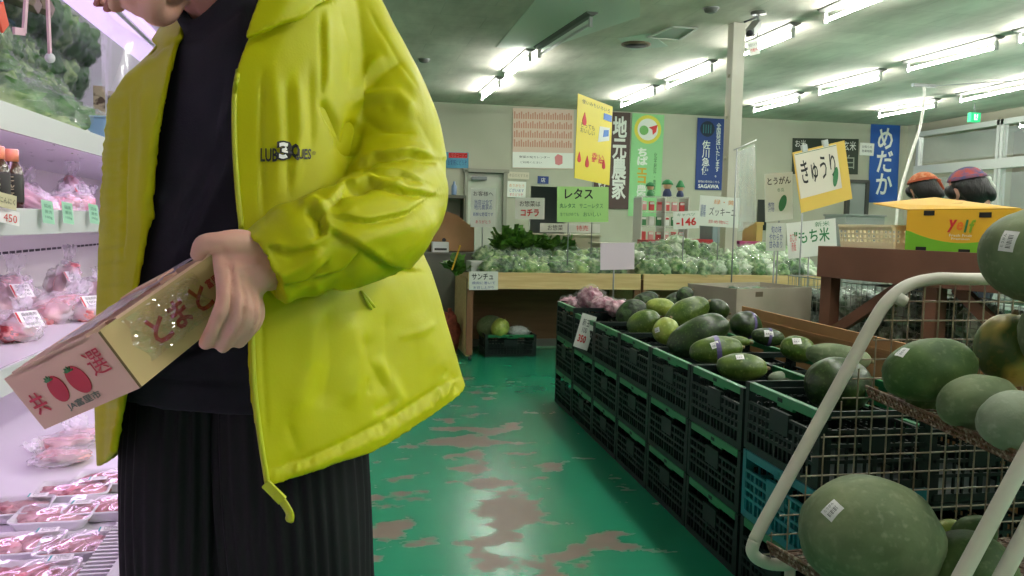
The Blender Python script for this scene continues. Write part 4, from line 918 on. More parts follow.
for i in range(1, 7):
    yc = (edges[i]+edges[i+1])/2
    for k in (1, 2): put_crate(row_x(yc)+.176+.356, yc, k*CP-.03, ROWANG, 'dark green %s of the inner row, the stack %s' % (('lower crate', 'upper crate')[k-1], W2[i-1]), 'crates of the inner row')
    put_crate(row_x(yc)+.176+.356, yc, -.03+.03, ROWANG, 'dark green floor crate of the inner row, the stack %s' % W2[i-1], 'crates of the inner row', False, .86)
# long fibreboard edge behind the inner row, and the big grey carton at its far end
bx0, bx1 = PX(742, 306, 2.25), PX(935, 352, 2.25)
bd = empty('fibreboard_panel', (2.26, (bx0.y+bx1.y)/2, 0), 'long tan board standing on edge behind the crates of melons', 'board')
bb2 = MB(); bb2.add([Vector((x, y, z)) for x in (2.25, 2.262) for y, zt_ in ((bx0.y, .768), (2.2, .748)) for z in (0, zt_)], [(0, 1, 3, 2), (4, 6, 7, 5), (0, 4, 5, 1), (2, 3, 7, 6), (0, 2, 6, 4), (1, 5, 7, 3)]); bb2.build('board', mat('tan_board', (186, 140, 92), rough=.75, c2=(176, 130, 84), nscale=5), bd)
MB().box((2.256, (bx0.y+2.2)/2, .70), (.018, bx0.y-2.2, .02)).build('batten', mat('tan_batten', (160, 118, 76), rough=.8), bd)
def open_carton(name, pts, z0, zt_, label, m, mi, th=.006):
    """four floor corners (x, y) counter-clockwise -> open box with double walls and a floor"""
    c = Vector((sum(p[0] for p in pts)/4, sum(p[1] for p in pts)/4, z0)); r = empty(name, c, label, 'carton')
    for i in range(4):
        a, b_ = Vector((*pts[i], 0)), Vector((*pts[(i+1) % 4], 0)); d = (b_-a).normalized(); n = Vector((-d.y, d.x, 0))
        mb = MB(); mb.prism([(0, z0), ((b_-a).length, z0), ((b_-a).length, zt_), (0, zt_)], -th, Vector((a.x, a.y, 0)), d, Vector((0, 0, 1))); mb.build('side_panel', m, r)
    MB().prism([(p[0], p[1]) for p in pts], th, Vector((0, 0, z0+.002)), Vector((1, 0, 0)), Vector((0, 1, 0))).build('bottom_panel', mi, r); return r
g0, g1, g2 = PY(688, 281, 5.0), PY(737, 289, 4.55), PY(812, 290, 4.75)
gm = mat('grey_carton', (166, 158, 140), rough=.8, c2=(178, 170, 152), nscale=4); gmi = mat('grey_carton_inner', (140, 130, 112), rough=.85)
gc = open_carton('carton', [(g0.x, g0.y), (g1.x, g1.y), (g2.x, g2.y), (g0.x+g2.x-g1.x, g0.y+g2.y-g1.y)], .3, g1.z, 'large open grey carton at the far end of the tan board', gm, gmi)
gt = MB(); d_ = (g2-g1); d_.z = 0; d_.normalize()
for u in (.15,): gt.prism([(u, g1.z-.05), (u+.06, g1.z-.05), (u+.06, g1.z-.02), (u, g1.z-.02)], .001, Vector((g1.x, g1.y, 0))-Vector((-d_.y, d_.x, 0))*.0025, d_, Vector((0, 0, 1)))
gt.build('printed_mark', mat('mark_brown', (96, 86, 66), rough=.8), gc)
q_ = MB().box((gc.location.x, gc.location.y, .15), (.34, .34, .30)); tag(q_.build('plinth', mat('plinth_grey', (90, 88, 80), rough=.8)), 'low grey plinth under the large open grey carton', 'plinth')
for k in range(7):
    a = k*2.4; p = Vector((gc.location.x+.10*math.cos(a), gc.location.y+.08*math.sin(a), g1.z-.13+.02*(k % 2))); leaf_bag(p, (.09, .07, .05), 'bag of dark green vegetables inside the large open grey carton', k*1.9+100, leafd, 'bags in the grey carton', k, 'bagged_greens')
# ================================================================== melons
def melon_mat(key, a, b_, sc=16, ro=.34): return mat(key, a, rough=ro, c2=b_, nscale=sc, npos=(.38, .68), ndet=6, bump=.10, bscale=60, coat=.1 if ro < .4 else 0, spec=.5 if ro < .4 else .25)
def speckle(m, amt, fine, tint):                     # pale flecks and cloudy bloom over the rind
    nt = m.node_tree; N = nt.nodes; L = nt.links; b = N['Principled BSDF']; src = b.inputs['Base Color'].links[0].from_socket; tc = N.new('ShaderNodeTexCoord')
    n = N.new('ShaderNodeTexNoise'); n.inputs['Scale'].default_value = fine; n.inputs['Detail'].default_value = 4; L.new(tc.outputs['Object'], n.inputs['Vector'])
    r = N.new('ShaderNodeValToRGB'); r.color_ramp.elements[0].position = .55; r.color_ramp.elements[1].position = .72; r.color_ramp.elements[0].color = (0, 0, 0, 1); r.color_ramp.elements[1].color = (amt, amt, amt, 1); L.new(n.outputs['Fac'], r.inputs[0])
    x = N.new('ShaderNodeMix'); x.data_type = 'RGBA'; L.new(r.outputs[0], x.inputs[0]); L.new(src, x.inputs[6]); x.inputs[7].default_value = rgb(tint); L.new(x.outputs[2], b.inputs['Base Color']); return m
mm = {'dark': speckle(melon_mat('melon_dark', (24, 42, 16), (52, 76, 30), 12), .5, 95, (96, 122, 62)), 'mid': speckle(melon_mat('melon_mid', (58, 84, 26), (98, 120, 46), 12), .5, 90, (142, 160, 88)), 'light': speckle(melon_mat('melon_light', (122, 142, 50), (162, 174, 82)), .4, 80, (200, 206, 130)),
      'bloom': speckle(melon_mat('melon_bloom', (88, 104, 72), (128, 138, 104), 7, .6), .28, 55, (156, 160, 132)), 'pale': speckle(melon_mat('melon_pale', (126, 138, 116), (160, 168, 148), 9, .65), .3, 60, (188, 192, 176)),
      'green': speckle(melon_mat('melon_green', (54, 80, 38), (98, 120, 70), 8, .52), .28, 70, (136, 150, 108)), 'warty': mat('squash_warty', (24, 42, 18), rough=.45, c2=(66, 92, 50), nscale=26, npos=(.45, .6), bump=.7, bscale=40)}
ylw = speckle(mat('melon_yellow_patch', (70, 92, 34), rough=.42, c2=(206, 180, 88), nscale=4.5, npos=(.45, .54), bump=.1, bscale=50), .4, 60, (150, 120, 50))
stm = mat('stem_brown', (112, 100, 66), rough=.8); sttape = mat('tape_purple', (92, 80, 130), rough=.35)
def melon(px, py, rx, ry, tilt, Y, mk, label, label_at=None, seed=0, tape=False, roll=0.0, depth_f=1.0, name='winter_melon', lsz=.03, axis_toward=0.0, group='winter melons in the crates'):
    c = PY(px, py, Y) if Y > 0 else PX(px, py, -Y); d = (c-CAM).dot(FW); a, b_ = rx*d/FPX, ry*d/FPX
    t = math.radians(tilt); ax = (RT*math.cos(t)+UP*math.sin(t)); ax = (ax+FW*axis_toward).normalized(); up_ = (-RT*math.sin(t)+UP*math.cos(t)); up_ = (up_-ax*up_.dot(ax)).normalized(); fw_ = ax.cross(up_)
    rot = Matrix(((fw_.x, up_.x, ax.x), (fw_.y, up_.y, ax.y), (fw_.z, up_.z, ax.z)))
    r = empty(name, Vector((c.x, c.y, c.z-b_*.95)), label, 'melon', group)
    def fn(dd, ph, th): return 1+.012*math.cos(10*ph+seed)*math.sin(th)+.05*noise.noise(dd*1.5+Vector((seed, 1.7*seed, 0)))-.02*(abs(dd.z) > .94)
    m = mm[mk] if mk in mm else ylw
    bd_ = MB().blob(c, (b_*depth_f, b_, a), rot, 32, 22, fn).build('rind', m, r, True)
    s = MB(); e = c+ax*a*.96; s.lathe(e, [(.010, -.004), (.008, .004), (.006, .012)], 8, frame(ax)); s.build('stem', stm, r, True)
    tr = None
    if label_at or tape:
        tr = BVHTree.FromPolygons([v.co+Vector(r.location) for v in bd_.data.vertices], [tuple(p.vertices) for p in bd_.data.polygons])
    if label_at:
        vd = ray(*label_at).normalized(); h = tr.ray_cast(CAM, vd, 12)
        if h[0] is not None:
            n = h[1] if h[1].dot(vd) < 0 else -h[1]; x = (RT-n*n.dot(RT)).normalized(); y = n.cross(x); x, y = x*math.cos(roll)+y*math.sin(roll), y*math.cos(roll)-x*math.sin(roll)
            g = MB(); k = 5; w_, h_ = lsz, lsz*.8; P_ = []
            for j in range(k+1):
                row = []
                for i in range(k+1):
                    q = h[0]+x*w_*(i/k-.5)+y*h_*(j/k-.5)+n*.02; hh = tr.ray_cast(q, -n, .06); row.append((hh[0]+n*.0012) if hh[0] is not None else q-n*.02)
                P_.append(row)
            lb = g.grid(P_).build('price_label', lab, r, fix=False)
            b2 = MB(); o = h[0]+n*.0025
            for i in range(9): b2.add([o+x*w_*(-.34+.075*i)+y*h_*-.30, o+x*w_*(-.34+.075*i+.02+.02*(i % 3 == 0))+y*h_*-.30, o+x*w_*(-.34+.075*i+.02+.02*(i % 3 == 0))+y*h_*.02, o+x*w_*(-.34+.075*i)+y*h_*.02], [(0, 1, 2, 3)])
            put_text(b2, 'とうがん', o+y*h_*.26, x, y, h_*.2, .0005, w_*.66); b2.build('lettering', lblk, lb, fix=False)
    if tape:
        b3 = MB(); P_ = []
        for k in range(28):
            a_ = 2*math.pi*k/28; row = []
            for z in (-.09, .09): dd = Vector((math.cos(a_), math.sin(a_), z)); row.append(c+rot @ Vector((dd.x*b_*depth_f*1.035, dd.y*b_*1.035, z*a)))
            P_.append(row)
        b3.grid(P_+[P_[0]]).build('tape', sttape, r, fix=False)
    return r
xm_ = lambda px, off=.0: -(1.60+off)
melon(632, 314, 17, 14, 35, xm_(0, .12), 'warty', 'dark warty green squash at the far end of the heap, beside the pink bags', seed=1, name='squash')
melon(645, 301, 14, 9, 20, xm_(0, .30), 'warty', 'small dark squash peeping over behind the warty squash', seed=2, name='squash')
melon(673, 303, 14, 9, 35, xm_(0, .40), 'warty', 'dark slender squash leaning against the grey carton, first of two', seed=3, name='squash')
melon(685, 295, 9, 8, 35, xm_(0, .45), 'warty', 'dark slender squash touching the grey carton corner', seed=4, name='squash')
melon(661, 307, 15, 9, -8, xm_(0, .22), 'light', 'small yellow green melon topping the far heap', seed=5)
melon(644, 324, 18, 14, 25, xm_(0, .02), 'mid', 'yellowing pear-shaped melon over the third green rim', seed=6, axis_toward=-.3)
melon(687, 313, 25, 14, 28, xm_(0, .16), 'mid', 'long olive green melon lying slanted on top of the far heap', seed=7)
melon(666, 331, 14, 13, 70, xm_(0, -.04), 'light', 'pale yellow green melon with a small white label', (657, 330), 8, lsz=.03, roll=.3)
melon(698, 336, 34, 18, 27, xm_(0, 0.0), 'dark', 'large dark green melon lying slanted across the fourth and fifth stacks', seed=9)
melon(717, 309, 13, 10, -20, xm_(0, .34), 'dark', 'dark green melon with its stem end up, by the corner of the grey carton', seed=10)
melon(746, 325, 17, 14, -10, xm_(0, .32), 'dark', 'glossy dark melon with purple wrap at the far end of the tan board', seed=11, tape=True, axis_toward=.5)
melon(716, 350, 27, 14, 6, xm_(0, -.03), 'mid', 'green melon banded with purple tape and a white label', (715, 345), 12, True, lsz=.035, roll=.3)
melon(742, 367, 26, 14, -3, xm_(0, -.06), 'mid', 'oval green melon perched on the rim of the sixth stack', (740, 357), 13, lsz=.03)
melon(768, 337, 17, 9, -8, xm_(0, .30), 'dark', 'dark melon with a white label and purple wrap beside the tan board', (769, 333), 14, True, lsz=.04)
melon(739, 341, 12, 5, -8, xm_(0, .16), 'mid', 'small green melon low between two larger labelled ones', seed=15)
melon(798, 349, 18, 13, -15, xm_(0, .28), 'mid', 'green melon with a white label in the black-rimmed crate by the tan board', (797, 341), 16, lsz=.035)
melon(789, 380, 21, 9, -6, xm_(0, .12), 'pale', 'pale grey green melon lying low in the crate nearest the cart', (776, 371), 17, lsz=.035)
melon(838, 357, 34, 13, -8, xm_(0, .22), 'bloom', 'pale green melon lying behind the big dark one beside the white tube', seed=18)
melon(838, 385, 34, 28, -6, xm_(0, .02), 'dark', 'big dark green melon partly behind the white slanted tube', (873, 384), 19, lsz=.05, depth_f=.8)
melon(783, 415, 9, 6, 10, -1.60, 'light', 'light green melon glimpsed through the slots of the crate by the cart', seed=20)
# purple-pink bags of shallots and the paper tag at the far stack
onm = mat('onion_pink', (138, 70, 92), rough=.45, c2=(206, 160, 172), nscale=22, npos=(.42, .62))
for i, (px, py, w_) in enumerate([(571, 303, 'bag of pink shallots at the outer edge of the farthest stack'), (590, 300, 'tallest bag of pink shallots in the farthest stack'), (604, 304, 'bag of pink shallots with a white knot beside the sign pole'), (618, 307, 'flat bag of pink shallots under the blank pink sign')]):
    p = PX(px, py, 1.55+.05*i); p.z -= .05; r = leaf_bag(p, (.07, .09, .05+.02*(i == 1)), w_, i*3.3+7, onm, 'bags of shallots', i*.8, 'bagged_shallots')
# ================================================================== white wire cart with winter melons
cartm = mat('cart_paint', (196, 190, 174), rough=.4, c2=(206, 200, 186), nscale=5); rust = mat('rusty_wire', (96, 66, 44), rough=.55, c2=(172, 156, 140), nscale=70, npos=(.5, .72)); wirem = mat('cart_wire', (150, 142, 122), rough=.45, c2=(128, 108, 84), nscale=16)
cart = empty('wire_cart', (1.6, 1.68, 0), 'cream tubular wire cart of winter melons with slanted ends', 'cart')
YA, YN = 1.95, 1.40
def cart_loop(y, sx_):
    pts = [(1.055, .40), (1.075, .44), (1.36, .96), (1.40, 1.02), (1.46, 1.065), (1.54, 1.083), (2.06, 1.087), (2.13, 1.06), (2.16, .99), (2.16, .40), (2.13, .35), (2.06, .33), (1.13, .33), (1.075, .345), (1.05, .37)]
    P_ = [Vector((x+sx_, y, z)) for x, z in pts]; out = []
    for i in range(len(P_)):
        a, b_ = P_[i], P_[(i+1) % len(P_)]
        out += [a] if (b_-a).length < .12 else [a, a.lerp(b_, .15), a.lerp(b_, .5), a.lerp(b_, .85)]
    return curve(out+[out[0]], 150)
MB().tube(cart_loop(YA, 0), .0165, 12).build('tube_frame', cartm, cart, True); MB().tube(cart_loop(YN, .082), .0165, 12).build('tube_frame', cartm, cart, True)
P_ = [Vector((x+.082+.036, YN-.004, z)) for x, z in ((1.10, .38), (1.36, .86), (1.372, .885))]; MB().tube(curve(P_, 20), .0165, 12).build('folding_arm', cartm, cart, True)
MB().tube([Vector((1.36+.118, YN-.018, .86)), Vector((1.345+.118, YN-.022, .83))], .006, 8).build('bolt', wirem, cart, True)
cl_ = PY(899, 299, YA); MB().lathe(cl_, [(.021, -.012), (.023, 0), (.021, .012)], 14, frame(Vector((.5, 0, .87)))).build('clamp', cartm, cart, True)
def inside(x, z): return .34 < z < 1.075 and x > 1.06+(z-.345)*.534+.006 and x < 2.15
wp = MB(); x = 1.10
while x < 2.15:
    z0 = .345; z1_ = min(1.075, .345+(x-1.06)/.534)
    if z1_-z0 > .03: wp.tube([(x, YA-.004, z0), (x, YA-.004, z1_)], .0023, 6)
    x += .0455
z = .36
while z < 1.07: wp.tube([(1.06+(z-.345)*.534, YA, z), (2.15, YA, z)], .0023, 6); z += .051
wp.build('wire_panel', wirem, cart)
bp_ = MB(); y = YN+.03
while y < YA: bp_.tube([(2.155, y, .345), (2.155, y, 1.075)], .0023, 6); y += .092
z = .36
while z < 1.07: bp_.tube([(2.15, YN, z), (2.15, YA, z)], .0023, 6); z += .10
bp_.build('wire_panel', wirem, cart)
def basket(name, f0, f1, depth, dz, lip):
    """woven wire shelf: front edge f0 (far) to f1 (near), running back along +X"""
    b = MB(); f0, f1 = Vector(f0), Vector(f1); n = 46; bk_ = Vector((depth, 0, dz)); up_ = Vector((-.012, 0, lip))
    for k in range(n+1):
        p = f0.lerp(f1, k/n); b.tube([p+up_, p, p+bk_*.12+Vector((0, .006, .002*(-1)**k)), p+bk_*.35, p+bk_], .0036, 6)
    for k in range(26):
        s_ = .0+k/25; b.tube([f0+bk_*s_+Vector((0, 0, .003)), f1+bk_*s_+Vector((0, 0, .003))], .0024, 6)
    for z in (0, .5, 1): b.tube([f0+up_*z, f1+up_*z], .004, 8)
    b.build(name, rust, cart)
basket('shelf_basket', (1.362, 1.945, .772), (1.405, 1.40, .715), .75, -.02, .028)
basket('bottom_basket', (1.10, 1.945, .365), (1.19, 1.40, .36), 1.0, -.0, .03)
for x, y in ((1.16, YA), (2.1, YA), (1.25, YN), (2.18, YN)):
    MB().tube([(x, y, .34), (x, y, .10)], .014, 10).build('leg', cartm, cart, True)
    cc = MB(); cc.lathe((x, y, .045), [(.012, -.014), (.045, -.013), (.045, .013), (.012, .014)], 18, Matrix.Rotation(math.pi/2, 3, 'X')); cc.box((x, y, .075), (.02, .036, .06)); cc.build('caster', mat('caster_black', (30, 30, 30), rough=.5), cart)
G_ = 'winter melons on the cart'
melon(929, 370, 47, 31, 12, 1.78, 'green', 'long green melon at the slanted tube end of the cart shelf', (902, 352), 31, roll=.5, lsz=.03, group=G_)
melon(977, 402, 40, 27, 10, 1.64, 'bloom', 'grey green melon in the middle of the cart shelf front', seed=32, group=G_)
melon(1018, 421, 41, 30, 5, 1.52, 'pale', 'pale frosted melon nearest the photo edge on the cart shelf', seed=33, group=G_)
melon(1012, 350, 37, 35, 85, 1.80, 'yellow', 'green melon with a yellow ground patch under the topmost melon', seed=34, depth_f=.9, group=G_)
melon(1044, 256, 50, 58, 80, 1.72, 'bloom', 'topmost melon on the cart with a white sticker, cut by the photo edge', (1008, 241), 35, roll=.9, lsz=.05, group=G_)
melon(925, 404, 20, 12, 0, 1.86, 'green', 'small melon in shade behind the first two on the cart shelf', seed=36, group=G_)
melon(1062, 335, 38, 40, 0, 1.64, 'bloom', 'melon behind the photo edge holding up the topmost one', seed=41, group=G_)
melon(871, 536, 71, 59, -10, 1.68, 'bloom', 'huge grey green winter melon with a barcode sticker in the bottom basket', (832, 510), 37, roll=.55, lsz=.042, group=G_)
melon(968, 578, 47, 46, 20, 1.60, 'green', 'round green melon beside the huge one in the bottom basket', seed=38, group=G_)
melon(974, 534, 22, 18, 20, 1.80, 'green', 'small green melon behind the round one in the bottom basket', seed=39, group=G_)
melon(946, 533, 18, 13, 20, 1.88, 'light', 'yellow green melon glimpsed behind the huge one in the bottom basket', seed=40, group=G_)
# ================================================================== wooden display tables with bagged greens
woodm = mat('pale_plank', (226, 198, 142), rough=.55, c2=(210, 178, 122), nscale=5, stretch=(.6, 6, 9)); woodd = mat('plywood_back', (108, 78, 50), rough=.7, c2=(122, 90, 60), nscale=4, stretch=(.5, 3, 5)); postm = mat('brown_post', (122, 84, 54), rough=.65)
YT = 7.25; zT = .775
def wood_table(x0, x1, label):
    t = empty('display_table', ((x0+x1)/2, YT+.45, 0), label, 'table', 'wooden display tables')
    MB().box(((x0+x1)/2, YT+.02, zT-.065), (x1-x0, .035, .145), None, .004).build('front_plank', woodm, t)
    MB().box(((x0+x1)/2, YT+.46, zT-.06), (x1-x0-.02, .86, .03)).build('table_top', woodm, t)
    for x in (x0+.02, x1-.02): MB().box((x, YT+.46, zT/2-.02), (.035, .80, zT-.10)).build('side_panel', woodm, t)
    for x in (x0+.025, x1-.025): MB().box((x, YT+.035, zT/2), (.055, .05, zT-.15+.05)).build('post', postm, t)
    MB().box(((x0+x1)/2, YT+.80, .36), (x1-x0-.06, .025, .62)).build('back_panel', woodd, t)
    MB().box(((x0+x1)/2, YT+.78, .05), (x1-x0-.06, .04, .07)).build('kick_rail', mat('kick_grey', (110, 112, 104), rough=.7), t)
    for x in (x0+.03, x1-.03): MB().lathe((x, YT+.0, .02), [(.006, -.012), (.02, -.012), (.02, .012), (.006, .012)], 12, Matrix.Rotation(math.pi/2, 3, 'Y')).build('caster', MATS['caster_black'], t)
    return t
xa0, xa1, xb1 = PY(468, 272, YT).x, PY(641, 274, YT).x, PY(838, 276, YT).x
wood_table(xa0, xa1, 'wooden display table with lettuce and a melon crate beneath it'); wood_table(xa1+.03, xb1, 'wooden display table behind the melon crates, right of the lettuce sign')
# crate of melons under the first table
cr = copy_tree(proto); tag(cr, 'dark green crate with a melon standing on the floor under the wooden table', 'crate'); pf = PY(511, 361, 7.42); cr.location = (pf.x, 7.62, 0.0); cr.rotation_euler = (0, 0, math.pi/2); cr.scale = (1, 1, .93)
cr.name = 'crate'
def melon_at(px, py, r, Y, mk, lb, seed, tl=10): melon(px, py, r*1.15, r, tl, Y, mk, lb, seed=seed, group='melons under the table')
melon_at(490, 327, 12, 7.68, 'bloom', 'dark round melon at the back of the crate under the wooden table', 51); melon_at(500, 328, 9, 7.50, 'light', 'pale green melon at the front of the crate under the wooden table', 52, 60)
p = PY(518, 333, 7.55); leaf_bag(p-Vector((0, 0, .03)), (.10, .08, .05), 'white plastic bag in the crate under the wooden table', 61, mat('bag_white', (190, 194, 190), rough=.5, c2=(150, 156, 150), nscale=12), 'white bag under the table', 0, 'plastic_bag', 'bag')
# heaps of bagged greens
rg = random.Random(77); lm = [leafm, mat('leaf_mid', (56, 104, 40), rough=.5, c2=(150, 184, 116), nscale=17, npos=(.4, .62)), mat('leaf_lime', (92, 142, 56), rough=.5, c2=(180, 204, 130), nscale=15, npos=(.42, .62)), mat('cabbage_white', (120, 156, 104), rough=.5, c2=(214, 224, 198), nscale=14, npos=(.4, .6))]
dkl0 = mat('leaf_deep', (36, 76, 30), rough=.5, c2=(120, 158, 96), nscale=14, npos=(.46, .64))
for row in range(4):
    n = 11
    for i in range(n):
        x = xa0+.22+(xa1-xa0-.30)*(i+.5*(row % 2))/n; y = YT+.13+.17*row; leaf_bag(Vector((x, y, zT-.05+.035*row+rg.uniform(-.01, .02))), (.10+.02*rg.random(), .10, .075+.02*rg.random()), 'clear bag of pale lettuce in the heap on the first wooden table', rg.uniform(0, 99), (lm+[dkl0])[(0, 1, 2, 0, 2, 4)[rg.randrange(6)]], 'bagged lettuce on the first table', rg.uniform(0, 3))
for row in range(4):
    n = 13
    for i in range(n):
        x = xa1+.12+(xb1-xa1-.25)*(i+.5*(row % 2))/n; y = YT+.13+.17*row; hump = .07*math.exp(-((i-3)/2)**2)*(row > 1); leaf_bag(Vector((x, y, zT-.05+.045*row+hump+rg.uniform(-.01, .03))), (.105+.02*rg.random(), .10, .08+.025*rg.random()), 'clear bag of pale greens in the heap on the second wooden table', rg.uniform(0, 99), (lm+[dkl0])[(0, 1, 3, 3, 0, 4)[rg.randrange(6)]], 'bagged greens on the second table', rg.uniform(0, 3))
# loose dark leafy greens at the back of the first table
dkl = mat('greens_dark', (38, 84, 22), rough=.5, c2=(98, 150, 50), nscale=14, npos=(.35, .65))
def leafy(p, h, label, n=26, seed=0, m=dkl, group='leafy greens on the first table'):
    q = random.Random(seed); r = empty('leafy_greens', p, label, 'greens', group); b = MB(); P0 = Vector(p)
    for k in range(n):
        a = q.uniform(0, 6.28); l = h*q.uniform(.6, 1.1); t = q.uniform(.15, 1.1); d = Vector((math.cos(a)*math.sin(t), math.sin(a)*math.sin(t), math.cos(t))); s = d.cross(Vector((0, 0, 1))); s = s.normalized() if s.length > .01 else Vector((1, 0, 0)); g = []
        for i in range(6):
            f = i/5; w_ = .055*math.sin(math.pi*(.12+.7*f))*(1+.35*math.sin(k+i*2.4)); cpt = P0+d*l*f+Vector((0, 0, -.03*f*f*t)); cr_ = s.cross(d)*.016*math.sin(i*2.3+k); g.append([cpt-s*w_+cr_, cpt+cr_*-.6, cpt+s*w_+cr_])
        b.grid(g)
    b.build('leaves', m, r, True, fix=False)
    MB().tube([P0-Vector((0, 0, .01)), P0+Vector((0, 0, h*.35))], [.014, .006], 8).build('stalk', lm[2], r, True)
for i in range(14):
    px = 503+i*4.6; p = PY(px, 262, YT+.62+.1*(i % 2)); leafy(Vector((p.x, p.y, zT+.10+.05*(i % 3 == 1))), .23+.06*(i in (1, 2, 3, 4)), 'bunch of dark leafy greens heaped behind the lettuce bags', 24, i)
for i, (px, Y_) in enumerate(((457, 7.5), (482, 8.0))):
    p = PY(px, 262, Y_); leafy(Vector((p.x, p.y, zT-.03)), (.20, .20, .16)[i], ('small dark green plant in front of the brown open carton', 'small dark plant beside the welcome sign pole', 'leafy bunch at the outer corner of the first wooden table')[i], 18, 60+i, dkl, 'small plants by the brown carton')
tb_ = empty('seedling_tray', PY(488, 266, 7.45), 'white tray of green leaves at the near corner of the first table', 'tray'); c = PY(487, 262, 7.55); c.z = zT+.045
MB().box(c, (.34, .3, .10), None, .01).build('tray', mat('tray_grey', (196, 200, 192), rough=.5), tb_)
# brown open carton and packs left of the greens
bcm = mat('brown_carton', (176, 136, 96), rough=.75, c2=(166, 126, 88), nscale=5); Yc = 8.3
bl_, br_ = PY(430, 251, Yc), PY(474, 250, Yc); h_ = PY(430, 224, Yc).z
c0 = open_carton('carton', [(bl_.x, Yc), (br_.x, Yc), (br_.x, Yc+.35), (bl_.x, Yc+.35)], bl_.z, h_, 'brown cardboard carton with raised flaps beside the jacket elbow', bcm, ctm)
zz = Vector((0, 0, 1)); xx = Vector((1, 0, 0)); w_ = br_.x-bl_.x
MB().prism([(0, 0), (w_, 0), (w_*.70, .10), (w_*.30, .15)], .005, Vector((bl_.x, Yc+.34, h_)), xx, zz).build('flap', bcm, c0); MB().prism([(0, 0), (.35, 0), (.30, .16), (.05, .16)], .005, Vector((br_.x, Yc, h_)), Vector((0, 1, 0)), Vector((.8, 0, .6))).build('flap', bcm, c0)
MB().lathe(PY(444, 240, Yc-.004), [(.001, -.002), (.02, -.002), (.02, .002), (.001, .002)], 14, Matrix.Rotation(math.pi/2, 3, 'X')).build('hand_hole', lblk, c0)
def counter(name, x0, x1, y0, y1, z0, z1_, m, label, cat, top=None):
    r = empty(name, ((x0+x1)/2, (y0+y1)/2, z0), label, cat); MB().box(((x0+x1)/2, (y0+y1)/2, (z0+z1_)/2), (x1-x0, y1-y0, z1_-z0), None, .004).build('cabinet', m, r)
    MB().box(((x0+x1)/2, (y0+y1)/2, z1_+.012), (x1-x0+.04, y1-y0+.04, .024), None, .004).build('top', top or m, r); return r
counter('packing_bench', bl_.x-.5, br_.x+.1, Yc-.16, Yc+.7, 0, bl_.z-.03, mat('bench_grey', (120, 118, 108), rough=.7), 'grey packing bench under the brown open carton', 'bench')
sgn = PY(440, 246, 8.22); sgn.z = bl_.z-.006+.05; wb_ = empty('pack', sgn, 'white carton standing on end between the jacket and the wooden table', 'carton'); MB().box(sgn, (.16, .12, .10), None, .004).build('body', lab, wb_); MB().box(sgn+Vector((0, -.061, -.02)), (.12, .002, .02)).build('printed_band', lblk, wb_)
def leaning(px0, py0, px1, py1, Y_, wd, m, label, nm, cat):
    a, b_ = PY(px0, py0, Y_), PY(px1, py1, Y_+.05); r = empty(nm, b_, label, cat); MB().bar(a, b_, wd, .01, Vector((0, 1, 0))).build('strap', m, r); MB().blob(a, (.009, .009, .009), None, 10, 8).build('knot', m, r, True)
leaning(460, 246, 452, 270, 7.35, .014, mat('strap_yellow', (220, 176, 48), rough=.6), 'yellow strap hanging at the outer end of the first wooden table', 'strap', 'strap')
pr_ = PY(450, 290, 7.6); rr_ = empty('produce_net', Vector((pr_.x, 7.6, .0)), 'red brown net sack hanging behind the table end panel', 'sack'); crump(MB(), Vector((pr_.x, 7.6, .20)), (.10, .10, .20), None, 4, .2).build('sack', mat('sack_red', (150, 74, 52), rough=.8, c2=(120, 54, 40), nscale=30), rr_, True); MB().lathe((pr_.x, 7.6, .38), [(.02, 0), (.012, .02), (.02, .05)], 10).build('neck', MATS['sack_red'], rr_, True)
# ================================================================== signs and cards
pap = mat('paper_white', (226, 228, 218), rough=.7); papy = mat('paper_yellow', (224, 204, 30), rough=.5); papg = mat('paper_green', (168, 214, 128), rough=.6); ink = mat('ink_black', (28, 28, 26), rough=.6); inkb = mat('ink_blue', (52, 76, 150), rough=.6); inkr = mat('ink_red', (206, 44, 44), rough=.6); inkg = mat('ink_green', (50, 120, 70), rough=.6); inko = mat('ink_orange', (216, 140, 60), rough=.6)
polm = mat('pole_grey', (150, 152, 150), rough=.35, metal=.4)
def pole_to(root, top, zb, r=.006, foot=True):
    MB().tube([top, Vector((top.x, top.y, zb))], r, 8).build('pole', polm, root, True)
    if foot: MB().lathe((top.x, top.y, zb), [(.05, 0), (.05, .006), (.012, .012), (.010, .03)], 14).build('foot', polm, root, True)
def sign(name, tl, tr, bl, Y0, Y1, m, label, texts, pole=None, zb=None, cat='sign', group=None):
    a, b_, c_ = PY(*tl, Y0), PY(*tr, Y1), PY(*bl, Y0); q = plate(name, a, b_, c_, m, label, cat, texts, group, .004)
    if pole is not None:
        t = q[1]+q[2]*q[4]*pole+q[3]*q[5]*.9-q[6]*.012; pole_to(q[0], t, zb if zb is not None else zT+.02)
    return q
sign('sign_card', (471.5, 188), (496.5, 188.5), (470.5, 227), 8.0, 8.0, pap, 'white handwritten welcome card on a pole left of the leafy greens', [('お客様へ', .5, .86, .12, .8, ink), ('当店は全て\n地元農家の', .5, .58, .26, .72, inkb), ('新鮮な野菜です', .5, .33, .10, .8, inkb), ('ありがとう', .5, .14, .09, .6, inkr)], .5)
sign('sign_card', (515.5, 197.5), (545, 198), (515, 219), 9.6, 9.6, pap, 'white card with bold red letters left of the green lettuce sign', [('お惣菜は', .5, .72, .26, .7, ink), ('コチラ', .5, .3, .34, .62, inkr, .03)], .5, .0)
